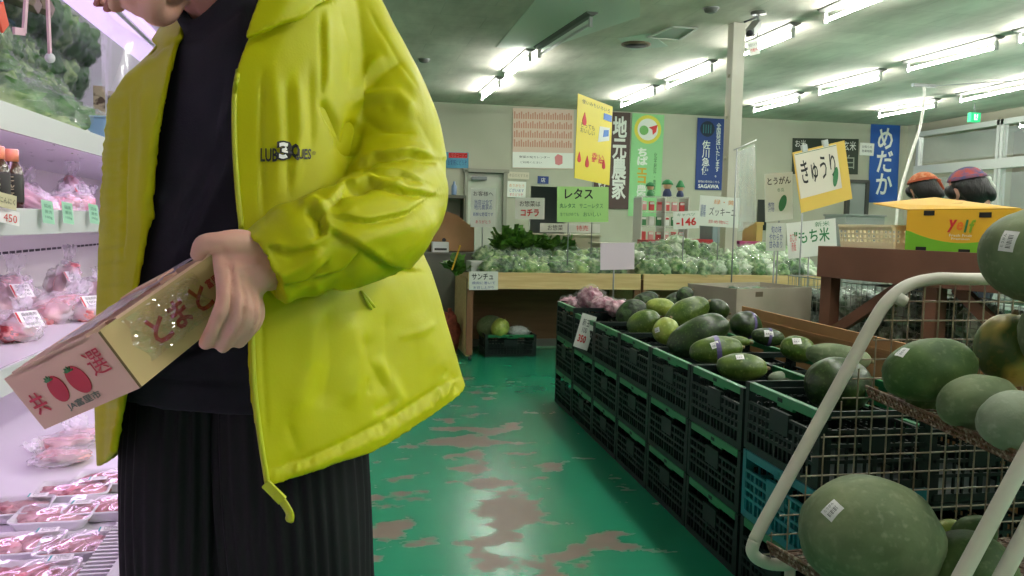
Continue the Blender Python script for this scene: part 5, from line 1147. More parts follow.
ys = sign('poster_board', (576, 92.5), (611, 106), (574.5, 178), 7.45, 7.95, papy, 'tall yellow poster on a pole above the lettuce sign', [('使いみちいろいろ', .52, .93, .05, .8, ink), ('とっても\nおいしい', .3, .62, .12, .4, ink), ('赤い\n野菜', .62, .30, .12, .36, inkr, .02)], .52)
r_, o_, x_, u_, w2, h2, n_ = ys
b = MB(); b.prism([(.60*w2, .50*h2), (.93*w2, .56*h2), (.93*w2, .72*h2), (.64*w2, .70*h2)], .002, o_, x_, u_); b.build('printed_machine', mat('print_pale', (216, 222, 214), rough=.6), r_)
b = MB(); b.prism([(.74*w2, .58*h2), (.90*w2, .61*h2), (.90*w2, .69*h2), (.76*w2, .67*h2)], .004, o_, x_, u_); b.prism([(.74*w2, .80*h2), (.98*w2, .80*h2), (.98*w2, .88*h2), (.74*w2, .88*h2)], .003, o_, x_, u_); b.build('printed_panel', mat('print_blue', (40, 110, 190), rough=.5), r_)
for cx, cy, s_ in ((.2, .74, 1), (.1, .27, .8), (.32, .24, .9), (.8, .26, .8)):
    b = MB(); b.prism([((cx+.085*s_*math.cos(t)*(.55-.45*math.sin(t)))*w2, (cy-.01-.08*s_*math.sin(t)*-1)*h2) for t in [2*math.pi*k/16 for k in range(16)]], .003, o_, x_, u_); b.build('printed_radish', inkr, r_)
sign('sign_board', (556, 186.5), (607.5, 187), (557, 222), 7.3, 7.3, papg, 'pale green lettuce sign with large black letters on a pole', [('レタス', .42, .80, .30, .55, ink, .02), ('丸レタス', .2, .46, .14, .30, inkg, .02), ('サニーレタス', .66, .46, .14, .46, inkg), ('生でも炒めても', .24, .22, .10, .36, inkg), ('おいしい', .68, .22, .12, .34, inkg)], .24)
b = MB(); q = sign('sign_board', (540, 223), (600, 224), (540, 232), 8.6, 8.6, pap, 'thin white shelf strip with black and red letters behind the lettuce sign', [('お惣菜', .25, .5, .6, .25, ink), ('特売', .7, .5, .6, .2, inkr)], .5, .0)
sign('sign_board', (600, 243), (634, 242.5), (600.5, 270), 5.35, 5.35, mat('paper_pink', (206, 196, 204), rough=.6), 'blank pale pink sign on a thin pole above the shallot bags', [], .43, .55)
sign('sign_card', (469, 271.5), (498, 271.5), (469, 290), YT-.012, YT-.012, pap, 'white handwritten card pinned to the plank of the first wooden table', [('サンチュ', .46, .72, .34, .74, ink, .02), ('焼肉に巻いて', .5, .38, .16, .8, inkb), ('お召し上がり', .5, .14, .14, .7, inkb)])
sign('price_card', (673.4, 211.8), (699, 210.5), (673.6, 229.5), 7.36, 7.36, pap, 'small white card with a red price of 146 standing in the greens', [('-146', .5, .40, .46, .78, inkr, .03), ('キャベツ', .5, .80, .18, .7, inkg)], .45)
sign('sign_card', (698, 195), (738, 198), (698, 225.5), 7.42, 7.42, pap, 'white zucchini card with black handwriting left of the clear hanging bag', [('ズッキーニ', .58, .50, .28, .66, ink), ('緑・黄', .6, .82, .16, .5, inko), ('国産\n新物', .1, .5, .4, .12, inkb), ('炒め物に', .5, .16, .12, .5, inkr)], .5)
sign('sign_card', (770, 173.5), (797.5, 171.5), (765.5, 222), 5.8, 5.9, pap, 'white winter melon card with a drawn green melon on a pole', [('とうがん', .5, .84, .16, .84, ink, .02), ('冬瓜', .55, .64, .08, .25, inkg), ('煮物\n汁物', .2, .30, .20, .22, inkb)], .62, .0)
q = bpy.data.objects[-1] if False else None
def decal(sg_, poly, m, name, off=.0012):
    r_, o_, x_, u_, w_, h_, n_ = sg_; MB().prism([(p[0]*w_, p[1]*h_) for p in poly], .001, o_+n_*off, x_, u_).build(name, m, r_)
tg2 = sign('sign_card', (766.5, 223), (786, 223), (766, 251), 5.85, 5.85, pap, 'white handwritten list card hanging below the winter melon card', [('旬の味\nやわらか\n甘みあり', .5, .5, .8, .7, inkb)], .5, .0)
kg = sign('sign_board', (797, 151.5), (848.5, 139.5), (801.5, 213), 5.5, 5.65, mat('card_yellow', (226, 190, 84), rough=.6), 'yellow-backed cucumber sign with big black letters on a tall pole', [], .24, .0)
r_, o_, x_, u_, w_, h_, n_ = kg
MB().box(o_+x_*w_*.42+u_*h_*.60+n_*.002, (w_*.80, h_*.74, .004), Matrix(((x_.x, u_.x, n_.x), (x_.y, u_.y, n_.y), (x_.z, u_.z, n_.z)))).build('card', mat('card_cream', (222, 214, 196), rough=.6), r_)
b = MB(); put_text(b, 'きゅうり', o_+x_*w_*.42+u_*h_*.64, x_, u_, h_*.40, .006, w_*.66, .01); b.build('lettering', ink, r_, fix=False)
MB().prism([(w_*(.72+.05*math.cos(t)+.04*math.sin(t)), h_*(.44+.16*math.sin(t))) for t in [2*math.pi*k/16 for k in range(16)]], .001, o_+n_*.0055, x_, u_).build('cucumber_print', inkg, r_)
b = MB(); b.box(o_+x_*w_*.42+u_*h_*.955+n_*.006, (w_*.78, .004, .002), Matrix(((x_.x, u_.x, n_.x), (x_.y, u_.y, n_.y), (x_.z, u_.z, n_.z)))); b.build('border_line', inkg, r_)
for f in (.22, .62): MB().box(o_+x_*w_*f+u_*(h_+.012), (.05, .05, .02), Matrix(((x_.x, u_.x, n_.x), (x_.y, u_.y, n_.y), (x_.z, u_.z, n_.z))), .004).build('clip', mat('clip_clear', (190, 196, 194), rough=.2), r_)
mo_ = sign('sign_board', (789, 223), (838, 218), (788.5, 259), 5.6, 5.6, pap, 'white rice card with green and red writing below the cucumber sign', [('"もち米', .5, .58, .40, .72, inkg, .02), ('新米', .72, .88, .14, .3, inkg), ('おこわ\n赤飯', .12, .45, .5, .14, inkr)], .5, .0)
th = [o for o in bpy.data.objects if o.get('label', '').startswith('white winter melon card')][0]
a, b_, c_ = PY(770, 173.5, 5.8), PY(797.5, 171.5, 5.9), PY(765.5, 222, 5.8); x_, u_, w_, h_ = plate_axes(a, b_, c_)
MB().prism([(w_*(.62+.17*math.cos(t)*.8+.06*math.sin(t)), h_*(.36+.17*math.sin(t))) for t in [2*math.pi*k/18 for k in range(18)]], .001, c_+x_.cross(u_)*.0012, x_, u_).build('melon_print', inkg, th)
# clear plastic bags hanging from a stand
cs = empty('bag_stand', Vector((PY(737, 150, 5.6).x, 5.6, .6)), 'thin stand with clear plastic bags hanging in a sheaf by the column', 'stand')
pt = PY(737, 148, 5.6); MB().tube([pt, Vector((pt.x, pt.y, .6))], .006, 8).build('pole', polm, cs, True); MB().tube([PY(734, 150, 5.55), PY(756, 140, 5.8)], .004, 8).build('hook_bar', polm, cs, True)
for k in range(4):
    a, b_, c_ = PY(736+k*1.2, 152, 5.6+.03*k), PY(755, 143+k, 5.8+.03*k), PY(737.5+k, 232, 5.6+.03*k); x = b_-a; u = c_-a
    MB().grid([[a+x*(i/10)+u*(j/14)+Vector((0, .012*math.sin(i*1.9+k+j*.4), 0)) for i in range(11)] for j in range(15)]).build('clear_bag', film_mat('clear_bag', (226, 232, 226), clear=.72, rough=.15, bscale=12, bump=.8), cs, True, fix=False)
# paper tag hanging on the far crates
sign('price_tag', (580.5, 312), (594.5, 316.5), (573, 346), 4.70, 4.64, pap, 'white paper price tag hanging down the side of the far crate stack', [('新玉\n100', .45, .66, .40, .5, ink), ('350', .45, .28, .22, .55, inkr, .03)])
# ================================================================== back wall banners and notices
def wallp(name, tl, tr, bl, m, label, cat, texts, off=.02, thick=.006): return plate(name, PY(*tl, YB-off), PY(*tr, YB-off), PY(*bl, YB-off), m, label, cat, texts, None, thick)
q = wallp('wall_poster', (446, 152), (468.5, 152.5), (446, 168), mat('poster_blue', (72, 140, 170), rough=.6), 'small blue poster with a red heading on the back wall', 'poster', [('お客様コーナー', .52, .80, .22, .8, pap), ('お気軽にどうぞ', .5, .35, .34, .84, mat('poster_navy', (30, 60, 110), rough=.6))])
decal(q, [(.12, .64), (.95, .64), (.95, .97), (.12, .97)], inkr, 'heading_band', .0005)
q = wallp('price_sheet', (514, 108), (575, 110), (512.5, 168), mat('sheet_cream', (210, 186, 168), rough=.7), 'large pale sheet printed with rows of pink columns on the back wall', 'poster', [('野菜の旬カレンダー', .36, .19, .04, .5, ink), ('ご利用ください', .3, .10, .035, .35, ink)])
r_, o_, x_, u_, w_, h_, n_ = q; pk = mat('print_salmon', (192, 138, 116), rough=.7)
for rw in range(4):
    b = MB(); z = .36+.155*rw
    for k in range(26): b.prism([(w_*(.02+.037*k), h_*z), (w_*(.042+.037*k), h_*z), (w_*(.042+.037*k), h_*(z+.12-.02*((k*5+rw) % 3))), (w_*(.02+.037*k), h_*(z+.12-.02*((k*5+rw) % 3)))], .001, o_+n_*.001, x_, u_)
    b.build('printed_row', pk, r_)
decal(q, [(.70, .08), (.76, .06), (.82, .09), (.82, .22), (.74, .25), (.69, .20)], mat('print_rose', (206, 130, 130), rough=.7), 'radish_print')
decal(q, [(.0, .01), (1, .01), (1, .27), (0, .27)], pap, 'note_strip', .0003)
wallp('banner', (598, 111.5), (634.5, 113), (592, 208.5), mat('banner_brown', (84, 66, 62), rough=.75), 'brown cloth banner with white vertical writing behind the yellow poster', 'banner', [(vert('地元農家'), .72, .53, .86, .40, pap, .03), (vert('の野菜'), .26, .40, .5, .26, pap, .02)])
q = wallp('banner', (632.5, 113), (664.5, 115), (628, 216), mat('banner_green', (142, 200, 138), rough=.7), 'light green cloth banner with a round yellow emblem', 'banner', [(vert('ちば'), .38, .585, .17, .34, pap, .05), (vert('エコ'), .38, .40, .15, .30, mat('text_gold', (206, 160, 30), rough=.6), .05), (vert('農産物'), .38, .20, .22, .32, pap, .05), (vert('化学肥料・農薬を'), .78, .42, .42, .09, mat('text_dkgreen', (30, 84, 40), rough=.6))])
r_, o_, x_, u_, w_, h_, n_ = q
def disc(par, cx, cy, r, m, name, off, sx_=1.0): MB().prism([(cx+r*sx_*math.cos(2*math.pi*k/28), cy+r*math.sin(2*math.pi*k/28)) for k in range(28)], .001, o_+n_*off, x_, u_).build(name, m, par)
disc(r_, w_*.5, h_*.85, w_*.42, mat('emblem_yellow', (222, 208, 70), rough=.6), 'emblem_ring', .001); disc(r_, w_*.5, h_*.85, w_*.32, pap, 'emblem_field', .0025); disc(r_, w_*.38, h_*.84, w_*.14, mat('emblem_green', (110, 170, 90), rough=.6), 'emblem_leaf', .004)
MB().prism([(w_*.52, h_*.87), (w_*.80, h_*.90), (w_*.76, h_*.83), (w_*.66, h_*.80), (w_*.64, h_*.85)], .001, o_+n_*.004, x_, u_).build('emblem_red', inkr, r_)
q = wallp('banner', (698.7, 117.7), (725.5, 119), (695, 189.5), mat('banner_navy', (34, 62, 128), rough=.6), 'navy courier banner with white vertical writing beside the column', 'banner', [(vert('佐川急便'), .36, .45, .48, .30, pap, .012), (vert('全国発送いたします。'), .80, .56, .76, .17, pap, .01), ('荷物の受付はこちら', .5, .115, .035, .8, pap), ('SAGAWA', .5, .05, .055, .78, pap, .03)])
r_, o_, x_, u_, w_, h_, n_ = q; disc(r_, w_*.38, h_*.85, w_*.27, mat('emblem_dark', (18, 40, 60), rough=.6), 'emblem_disc', .001)
b = MB()
for k in range(4): b.prism([(w_*(.22+.09*k), h_*.79), (w_*(.25+.09*k), h_*.79), (w_*(.25+.09*k), h_*.91), (w_*(.22+.09*k), h_*.91)], .001, o_+n_*.0025, x_, u_)
b.build('emblem_bars', mat('emblem_teal', (44, 110, 120), rough=.6), r_)
wallp('banner', (871.5, 122.5), (900.8, 123.5), (868, 202.5), mat('banner_blue', (36, 84, 160), rough=.65), 'blue cloth banner with three large white letters by the corner', 'banner', [(vert('めだか'), .52, .52, .84, .56, pap, .02)])
wallp('wall_poster', (793, 138), (859, 139), (792, 174), mat('poster_dark', (44, 54, 40), rough=.6), 'dark green rice poster half hidden behind the cucumber sign', 'poster', [('お米', .12, .85, .2, .16, pap), ('玄米', .86, .80, .26, .2, pap), ('白', .86, .35, .4, .16, mat('text_dim', (150, 156, 140), rough=.6))])
wallp('wall_notice', (859.5, 142.5), (873.5, 143.5), (859.5, 155), pap, 'small white notice beside the blue banner', 'notice', [('お知らせ', .5, .7, .2, .7, ink), ('営業時間', .5, .35, .2, .7, ink)], .03)
wallp('wall_notice', (538, 176), (549, 176.5), (537.5, 183.5), mat('notice_navy', (36, 60, 120), rough=.6), 'tiny navy plate with a white character above the storeroom opening', 'notice', [('店', .5, .5, .6, None, pap)])
wallp('wall_notice', (507.5, 181), (526, 182), (507, 197), pap, 'white sheet with coloured doodles beside the back door', 'notice', [('ありがとう', .5, .75, .2, .8, inko), ('ございます', .5, .45, .2, .8, inkb), ('またどうぞ', .5, .18, .18, .7, inkr)])
wallp('wall_notice', (508, 171.5), (529, 172.5), (508, 178.5), mat('paper_tan', (204, 198, 174), rough=.7), 'faded strip of paper above the doodled sheet', 'notice', [('本日のおすすめ', .5, .5, .5, .9, mat('ink_faded', (150, 146, 126), rough=.7))])
# ================================================================== brown table with the fruit carton, baskets under it
brm = mat('brown_paint', (112, 74, 56), rough=.55, c2=(102, 67, 50), nscale=4); A_ = Vector((2.733, 4.46, 0)); B_ = Vector((2.99, 2.75, 0)); dT = (B_-A_).normalized(); nT = Vector((-dT.y, dT.x, 0))
if nT.x < 0: nT = -nT
LT = (B_-A_).length; ZT = 1.12
bt_ = empty('brown_table', A_.lerp(B_, .5)+nT*.45, 'brown painted table with a deep apron and diagonal braces', 'table')
def TP(u, v, z): return A_+dT*u+nT*v+Vector((0, 0, z))
rotT = Matrix(((dT.x, nT.x, 0), (dT.y, nT.y, 0), (0, 0, 1)))
MB().box(TP(LT/2, .012, ZT-.09), (LT, .024, .18), rotT, .004).build('apron', brm, bt_); MB().box(TP(LT/2, .92, ZT-.09), (LT, .024, .18), rotT).build('apron', brm, bt_)
MB().box(TP(.012, .46, ZT-.09), (.024, .9, .18), rotT).build('apron', brm, bt_); MB().box(TP(LT-.012, .46, ZT-.09), (.024, .9, .18), rotT).build('apron', brm, bt_)
MB().box(TP(LT/2, .46, ZT-.015), (LT-.05, .88, .02), rotT).build('table_top', brm, bt_)
for u in (.05, .80, LT-.30):
    for v in (.06, .88): MB().box(TP(u, v, (ZT-.17)/2), (.085, .07, ZT-.17), rotT, .003).build('leg', brm, bt_)
MB().bar(TP(.09, .06, .62), TP(.62, .06, ZT-.17), .06, .035, nT).build('brace', brm, bt_); MB().bar(TP(LT-.36, .06, .62), TP(LT-.80, .06, ZT-.17), .06, .035, nT).build('brace', brm, bt_)
# wire baskets on a low bench with bags of greens
bench = counter('basket_bench', 2.98, 3.52, 2.9, 5.27, 0, .50, mat('bench_brown', (92, 78, 60), rough=.7), 'low bench under the brown table carrying the wire baskets', 'bench')
gwire = mat('galvanised_wire', (150, 152, 146), rough=.35, metal=.6)
def wire_basket(x0, x1, y0, y1, z0, z1_, label):
    r = empty('wire_basket', ((x0+x1)/2, (y0+y1)/2, z0), label, 'basket', 'wire baskets under the brown table'); b = MB()
    n = int((y1-y0)/.05)
    for k in range(n+1):
        y = y0+(y1-y0)*k/n
        for x in (x0, x1): b.tube([(x, y, z0), (x, y, z1_)], .0022, 5)
        b.tube([(x0, y, z0), (x1, y, z0)], .0022, 5)
    n = int((x1-x0)/.05)
    for k in range(n+1):
        x = x0+(x1-x0)*k/n
        for y in (y0, y1): b.tube([(x, y, z0), (x, y, z1_)], .0022, 5)
    for k in range(6):
        z = z0+(z1_-z0)*k/5; b.tube([(x0, y0, z), (x1, y0, z), (x1, y1, z), (x0, y1, z), (x0, y0, z)], .0022 if k < 5 else .004, 5)
    b.build('wire_frame', gwire, r); return r
silv = mat('leaf_silver', (70, 98, 70), rough=.4, c2=(214, 224, 214), nscale=16, npos=(.44, .6)); silv2 = mat('leaf_silver_dark', (30, 44, 30), rough=.35, c2=(120, 138, 122), nscale=24, npos=(.48, .64))
rg = random.Random(31)
for (y0, y1, w_) in ((4.36, 5.24, 'wire basket of bagged greens behind the diagonal brace'), (2.98, 4.28, 'wire basket of silvery bagged greens seen through the white cart')):
    wire_basket(3.0, 3.5, y0, y1, .526, .90, w_)
    for k in range(30):
        i, j, l = k % 5, (k//5) % 3, k//15; p = Vector((3.10+.15*j, y0+.10+(y1-y0-.20)*i/4, .535+.14*l+.02*rg.random())); leaf_bag(p, (.085, .10, .075), 'bag of dark greens in the ' + w_.split(' of ')[0]+(' behind the diagonal brace' if y0 > 4.3 else ' seen through the white cart'), k*1.7+y0, silv if (k+i) % 3 else silv2, 'bagged greens in the baskets, '+('behind the brace' if y0 > 4.3 else 'behind the cart'), rg.uniform(0, 3), 'bagged_greens')
# cream slotted basket
crb = mat('basket_cream', (240, 230, 190), rough=.5); bA, bB = PX(842, 245, 2.86), PX(900, 247, 2.95); ub = (A_-bA).length
cb_ = empty('slotted_basket', TP(.40, .25, ZT), 'cream plastic basket with small slots on the brown table', 'basket')
u0, u1, v0, v1, zb, hb_ = .10, .50, .08, .42, ZT-.004, .125
def face(name, o, x, y, w_, h_, cols, rows, slot, m):
    b = MB(); xs = [0]; 
    for c in range(cols): a = w_*(c+.5)/cols; xs += [a-slot[0]/2, a+slot[0]/2]
    xs.append(w_); ys = [0]
    for r in range(rows): a = h_*(.25+.6*(r+.5)/rows); ys += [a-slot[1]/2, a+slot[1]/2]
    ys.append(h_)
    for i in range(len(xs)-1):
        for j in range(len(ys)-1):
            if i % 2 and j % 2: continue
            b.prism([(xs[i], ys[j]), (xs[i+1], ys[j]), (xs[i+1], ys[j+1]), (xs[i], ys[j+1])], .004, o, x, y)
    return b.build(name, m, cb_)
zz = Vector((0, 0, 1)); fl_ = Vector((0, 0, 1))-nT*.18; fl_.normalize()
face('side_panel', TP(u0, v0, zb), dT, fl_, u1-u0, hb_, 13, 3, (.018, .014), crb); face('side_panel', TP(u0, v1, zb), dT, zz, u1-u0, hb_, 13, 3, (.018, .014), crb)
face('end_panel', TP(u0, v0, zb), nT, zz, v1-v0, hb_, 8, 3, (.018, .014), crb); face('end_panel', TP(u1, v0, zb), nT, zz, v1-v0, hb_, 8, 3, (.018, .014), crb)
MB().box(TP((u0+u1)/2, (v0+v1)/2, zb+.004), (u1-u0, v1-v0, .006), rotT).build('floor_panel', crb, cb_)
b = MB(); 
for p0, p1 in (((u0, v0-.022), (u1, v0-.022)), ((u0, v1), (u1, v1)), ((u0, v0-.022), (u0, v1)), ((u1, v0-.022), (u1, v1))): b.bar(TP(*p0, zb+hb_), TP(*p1, zb+hb_), .018, .012)
b.build('rim', crb, cb_)
# yellow and green fruit carton with its lid flap raised
cy_ = mat('carton_yellow', (226, 172, 34), rough=.55); cgr = mat('carton_green', (110, 178, 34), rough=.55); cin = mat('carton_kraft', (196, 150, 84), rough=.7)
f0, f1 = PX(905, 249, 2.86), PX(1018, 258, 2.98); f0.z = f1.z = ZT-.003
xf = (f1-f0); xf.z = 0; wf = xf.length; xf.normalize(); nf = Vector((-xf.y, xf.x, 0)); nf = nf if nf.x > 0 else -nf; hf_ = .205; df = .34
fc = empty('fruit_carton', f0+xf*wf/2+nf*df/2, 'yellow and green fruit carton with a raised lid flap on the brown table', 'carton'); zz = Vector((0, 0, 1))
def fpan(name, o, x, y, w_, h_, m, th=.005):
    return MB().prism([(0, 0), (w_, 0), (w_, h_), (0, h_)], th, o, x, y).build(name, m, fc)
fr_ = fpan('front_panel', f0, xf, zz, wf, hf_, cy_, -.005); fpan('rear_panel', f0+nf*df, xf, zz, wf, hf_, cy_); fpan('end_panel', f0, nf, zz, df, hf_, cy_); fpan('end_panel', f0+xf*wf, nf, zz, df, hf_, cy_); fpan('bottom_panel', f0, xf, nf, wf, df, cin)
sgn_ = 1 if xf.cross(zz).dot(CAM-f0) > 0 else -1
b = MB(); pts = [(0, 0), (wf, 0), (wf, hf_*.52)]+[(wf*(1-t), hf_*(.52-.30*math.sin(math.pi*t)**.8+(.04 if t > .5 else 0)*(t-.5))) for t in [k/20 for k in range(1, 20)]]+[(0, hf_*.50)]
b.prism(pts, .0015*sgn_, f0+(xf.cross(zz))*.0005*sgn_, xf, zz); b.build('green_swoosh', cgr, fr_)
nn = xf.cross(zz)*sgn_
tx = xf if sgn_ > 0 else -xf
for ch, u, m in (('y', .44, inkr), ('e', .51, mat('logo_orange', (236, 120, 30), rough=.5)), ('l', .565, inkg), ('f', .615, mat('logo_lime', (130, 170, 30), rough=.5))):
    b = MB(); put_text(b, ch, f0+xf*wf*u+zz*hf_*.62, tx, zz, hf_*(.30 if ch in 'yfl' else .20), .003, None, .03, .2); b.build('lettering', m, fr_, fix=False)
b = MB(); put_text(b, 'Fresh Fruit', f0+xf*wf*.52+zz*hf_*.40, tx, zz, hf_*.06, .003, wf*.2); put_text(b, 'Premium', f0+xf*wf*.52+zz*hf_*.32, tx, zz, hf_*.05, .003, wf*.16); b.build('lettering', pap, fr_, fix=False)
hole = mat('hole_black', (22, 20, 18), rough=.9)
for u, z in ((.16, .04), (.56, .02), (.22, .93), (.72, .88)):
    MB().box(f0+xf*wf*u+zz*hf_*z+nn*.002, (wf*.10, .004, hf_*.12), Matrix(((xf.x, nn.x, 0), (xf.y, nn.y, 0), (0, 0, 1))), .002).build('hand_hole', hole, fr_)
h0_, h1_ = f0+zz*hf_, f0+xf*wf+zz*hf_
o0, o1 = C(873, 204, 4.75), C(935, 198, 4.95)
fl3 = MB(); th_ = (h1_-h0_).cross(o0-h0_).normalized()*.005; fl3.add([h0_, h1_, o1, o0, h0_+th_, h1_+th_, o1+th_, o0+th_], [(0, 1, 2, 3), (7, 6, 5, 4), (0, 4, 5, 1), (1, 5, 6, 2), (2, 6, 7, 3), (3, 7, 4, 0)]); flp = fl3.build('lid_flap', mat('flap_yellow', (206, 160, 40), rough=.6), fc)
for s_, t_ in ((.22, .45), (.70, .42)):
    a, b_ = h0_.lerp(h1_, s_).lerp(o0.lerp(o1, s_), t_), h0_.lerp(h1_, s_+.12).lerp(o0.lerp(o1, s_+.12), t_); sd = -1 if th_.dot(CAM-a) > 0 else 1
    for off in (-.0015, .0065): MB().bar(a+th_/.005*off, b_+th_/.005*off, .02, .001, th_).build('hand_hole', hole, flp)
# ================================================================== two workers beyond the brown table
def worker(px, py, d, hs, fdir, ban, ban2, label, top):
    hc_ = C(px, py, d); f = Vector(fdir).normalized(); r_ = f.cross(Vector((0, 0, 1))).normalized(); hf2 = (f*.80+Vector((0, 0, -.60))).normalized(); hu2 = r_.cross(hf2).normalized(); R3 = Matrix(((r_.x, hf2.x, hu2.x), (r_.y, hf2.y, hu2.y), (r_.z, hf2.z, hu2.z)))
    RB = Matrix(((r_.x, f.x, 0), (r_.y, f.y, 0), (0, 0, 1)))
    def Q(a, b_, c): return hc_+(r_*a+hf2*b_+hu2*c)*hs
    def Bd(a, b_, z): return Vector((hc_.x, hc_.y, 0))-f*.06+r_*a+f*b_+Vector((0, 0, z))
    b = MB(); zs = hc_.z-.24
    def lc(pts, rs, seg=14):
        n = len(pts)*5; P = npv(crom([tuple(p) for p in pts], n)); RR = list(crom([(q, 0, 0) for q in rs], n)[:, 0]); b.tube(P, RR, seg); b.blob(P[0], (RR[0],)*3, None, seg, 8); b.blob(P[-1], (RR[-1],)*3, None, seg, 8)
    b.blob(Q(0, -.005, .03), (.074*hs, .094*hs, .09*hs), R3, 20, 14); b.blob(Q(0, .03, -.04), (.055*hs, .055*hs, .07*hs), R3, 18, 12); b.blob(Q(0, .072, -.095), (.02*hs, .016*hs, .016*hs), R3, 10, 8)
    lc([Q(0, .088, .01), Q(0, .108, -.03)], [.009*hs, .014*hs], 8); b.blob(Q(0, .09, -.068), (.022*hs, .009*hs, .007*hs), R3, 10, 6)
    for s in (-1, 1): b.blob(Q(.066*s, -.01, -.015), (.007*hs, .016*hs, .024*hs), R3, 10, 8)
    lc([Bd(0, .0, zs-.02), Q(0, -.03, -.08)], [.052, .05])
    lc([Bd(-.17, 0, zs-.05), Bd(0, 0, zs-.02), Bd(.17, 0, zs-.05)], [.05, .07, .05]); b.blob(Bd(0, 0, zs-.28), (.15, .10, .28), RB); b.blob(Bd(0, 0, .80), (.155, .11, .16), RB)
    for s in (-1, 1):
        lc([Bd(.18*s, 0, zs-.06), Bd(.22*s, .04, zs-.32), Bd(.14*s, .24, zs-.40)], [.046, .038, .028]); hx2 = Bd(.14*s, .26, zs-.40)
        for k in range(4): lc([hx2+r_*(.012*k-.018), hx2+r_*(.012*k-.018)+f*.05, hx2+r_*(.012*k-.018)+f*.075+Vector((0, 0, -.02-.004*k))], [.010, .009, .007], 8)
        lc([hx2+r_*(-.02*s), hx2+r_*(-.045*s)+f*.03], [.011, .008], 8)
        lc([Bd(.085*s, 0, .80), Bd(.09*s, .02, .45), Bd(.09*s, -.01, .08)], [.078, .052, .04]); lc([Bd(.09*s, -.02, .05), Bd(.09*s, .14, .04)], [.04, .03])
    p = b.build('person', skm, None, True, fix=False); remesh(p, .007, 2); tag(p, label, 'person')
    # hair, bandana with its knot, dark top, apron, trousers
    h = MB(); h.blob(Q(0, -.010, .005), (.088*hs, .104*hs, .118*hs), R3, 24, 18, lambda dd, ph, th: 1.0 if dd.y < .55 or dd.z > .35 else .86)
    h.blob(Q(0, .078, .045), (.06*hs, .03*hs, .045*hs), R3, 14, 10); h.blob(Q(0, -.07, -.06), (.06*hs, .04*hs, .06*hs), R3, 12, 10); mold(h, 'hair', hairm, .006, 2, p)
    up3 = (hu2*.90-hf2*.43).normalized(); R4 = frame(up3, hf2); oc = Q(0, -.012, .028); g1 = []; g2 = []
    for j in range(13):
        th = math.radians(2+62*j/12); row = []; row2 = []
        for i in range(28):
            ph = 2*math.pi*i/28; k_ = hs*(1.06+.012*math.sin(5*ph)*(j > 6)); v = R4 @ Vector((.090*math.sin(th)*math.cos(ph), .104*math.sin(th)*math.sin(ph), .102*math.cos(th))); row.append(oc+v*k_)
        g1.append(row)
    for k in range(4):
        th = math.radians(58+4*k); g2.append([oc+(R4 @ Vector((.090*math.sin(th)*math.cos(2*math.pi*i/28), .104*math.sin(th)*math.sin(2*math.pi*i/28), .102*math.cos(th))))*hs*(1.075 if 0 < k < 3 else 1.06) for i in range(28)])
    bo = MB().grid(g1, True).build('bandana', [ban], p, True); MB().grid(g2, True).build('band', ban2, bo, True)
    k_ = MB(); kp = Q(0, -.118, .0); k_.blob(kp, (.018, .014, .016), None, 10, 8); k_.tube([kp, kp+Vector((0, 0, -.06))-f*.03, kp+Vector((0, 0, -.10))-f*.02], [.012, .016, .004], 8, True, .5); k_.build('knot', pap if top else ban2, bo, True)
    t = MB(); t.blob(Bd(0, 0, zs-.27), (.185, .135, .30), RB, 24, 16)
    for s in (-1, 1):
        P = npv(crom([tuple(q) for q in (Bd(.10*s, 0, zs-.05), Bd(.19*s, 0, zs-.08), Bd(.235*s, .04, zs-.33), Bd(.16*s, .20, zs-.395))], 20)); t.tube(P, list(crom([(q, 0, 0) for q in (.07, .068, .058, .045)], 20)[:, 0]), 14)
    t.tube([Bd(0, .0, zs-.05), Bd(0, .0, zs+.02)], [.10, .066], 18); mold(t, 'top', mat('worker_top', (26, 26, 30), rough=.8), .009, 3, p)
    tr = MB(); tr.blob(Bd(0, 0, .84), (.18, .135, .18), RB, 22, 12)
    for s in (-1, 1): tr.tube([Bd(.09*s, 0, .82), Bd(.095*s, .02, .45), Bd(.095*s, -.01, .07)], [.105, .085, .075], 16)
    mold(tr, 'trousers', mat('worker_trousers', (40, 44, 56), rough=.85), .010, 3, p)
    return p
worker(924, 191, 6.35, 1.06, (-.55, .80, 0), mat('bandana_orange', (196, 92, 40), rough=.7, c2=(214, 150, 110), nscale=40), mat('bandana_rust', (170, 76, 40), rough=.7), 'person in an orange bandana bent over behind the cream basket and lid flap', False)
worker(969, 191, 5.9, 1.24, (-.75, .55, 0), mat('bandana_red_blue', (176, 78, 74), rough=.7, c2=(70, 84, 130), nscale=16, npos=(.42, .6)), mat('bandana_blue', (66, 78, 122), rough=.7, c2=(150, 70, 70), nscale=26), 'person in a red and blue bandana bent over behind the fruit carton', True)
# ================================================================== things at the back of the shop
shelfm = mat('shelf_dark', (84, 80, 68), rough=.7); cnt = mat('counter_cream', (176, 170, 146), rough=.6)
def pcounter(px0, px1, pz, Y_, dep, m, label, nm='counter', z0=0, cat='counter'):
    a, b_ = PY(px0, pz, Y_), PY(px1, pz, Y_); return counter(nm, a.x, b_.x, Y_, Y_+dep, z0, a.z-.024, m, label, cat)
pcounter(500, 600, 233, 9.9, .5, cnt, 'cream counter behind the leafy greens'); pcounter(604, 700, 243, 8.64, .5, cnt, 'cream counter under the small goods rack'); pcounter(703, 766, 247, 8.64, .5, cnt, 'cream counter holding the magenta box')
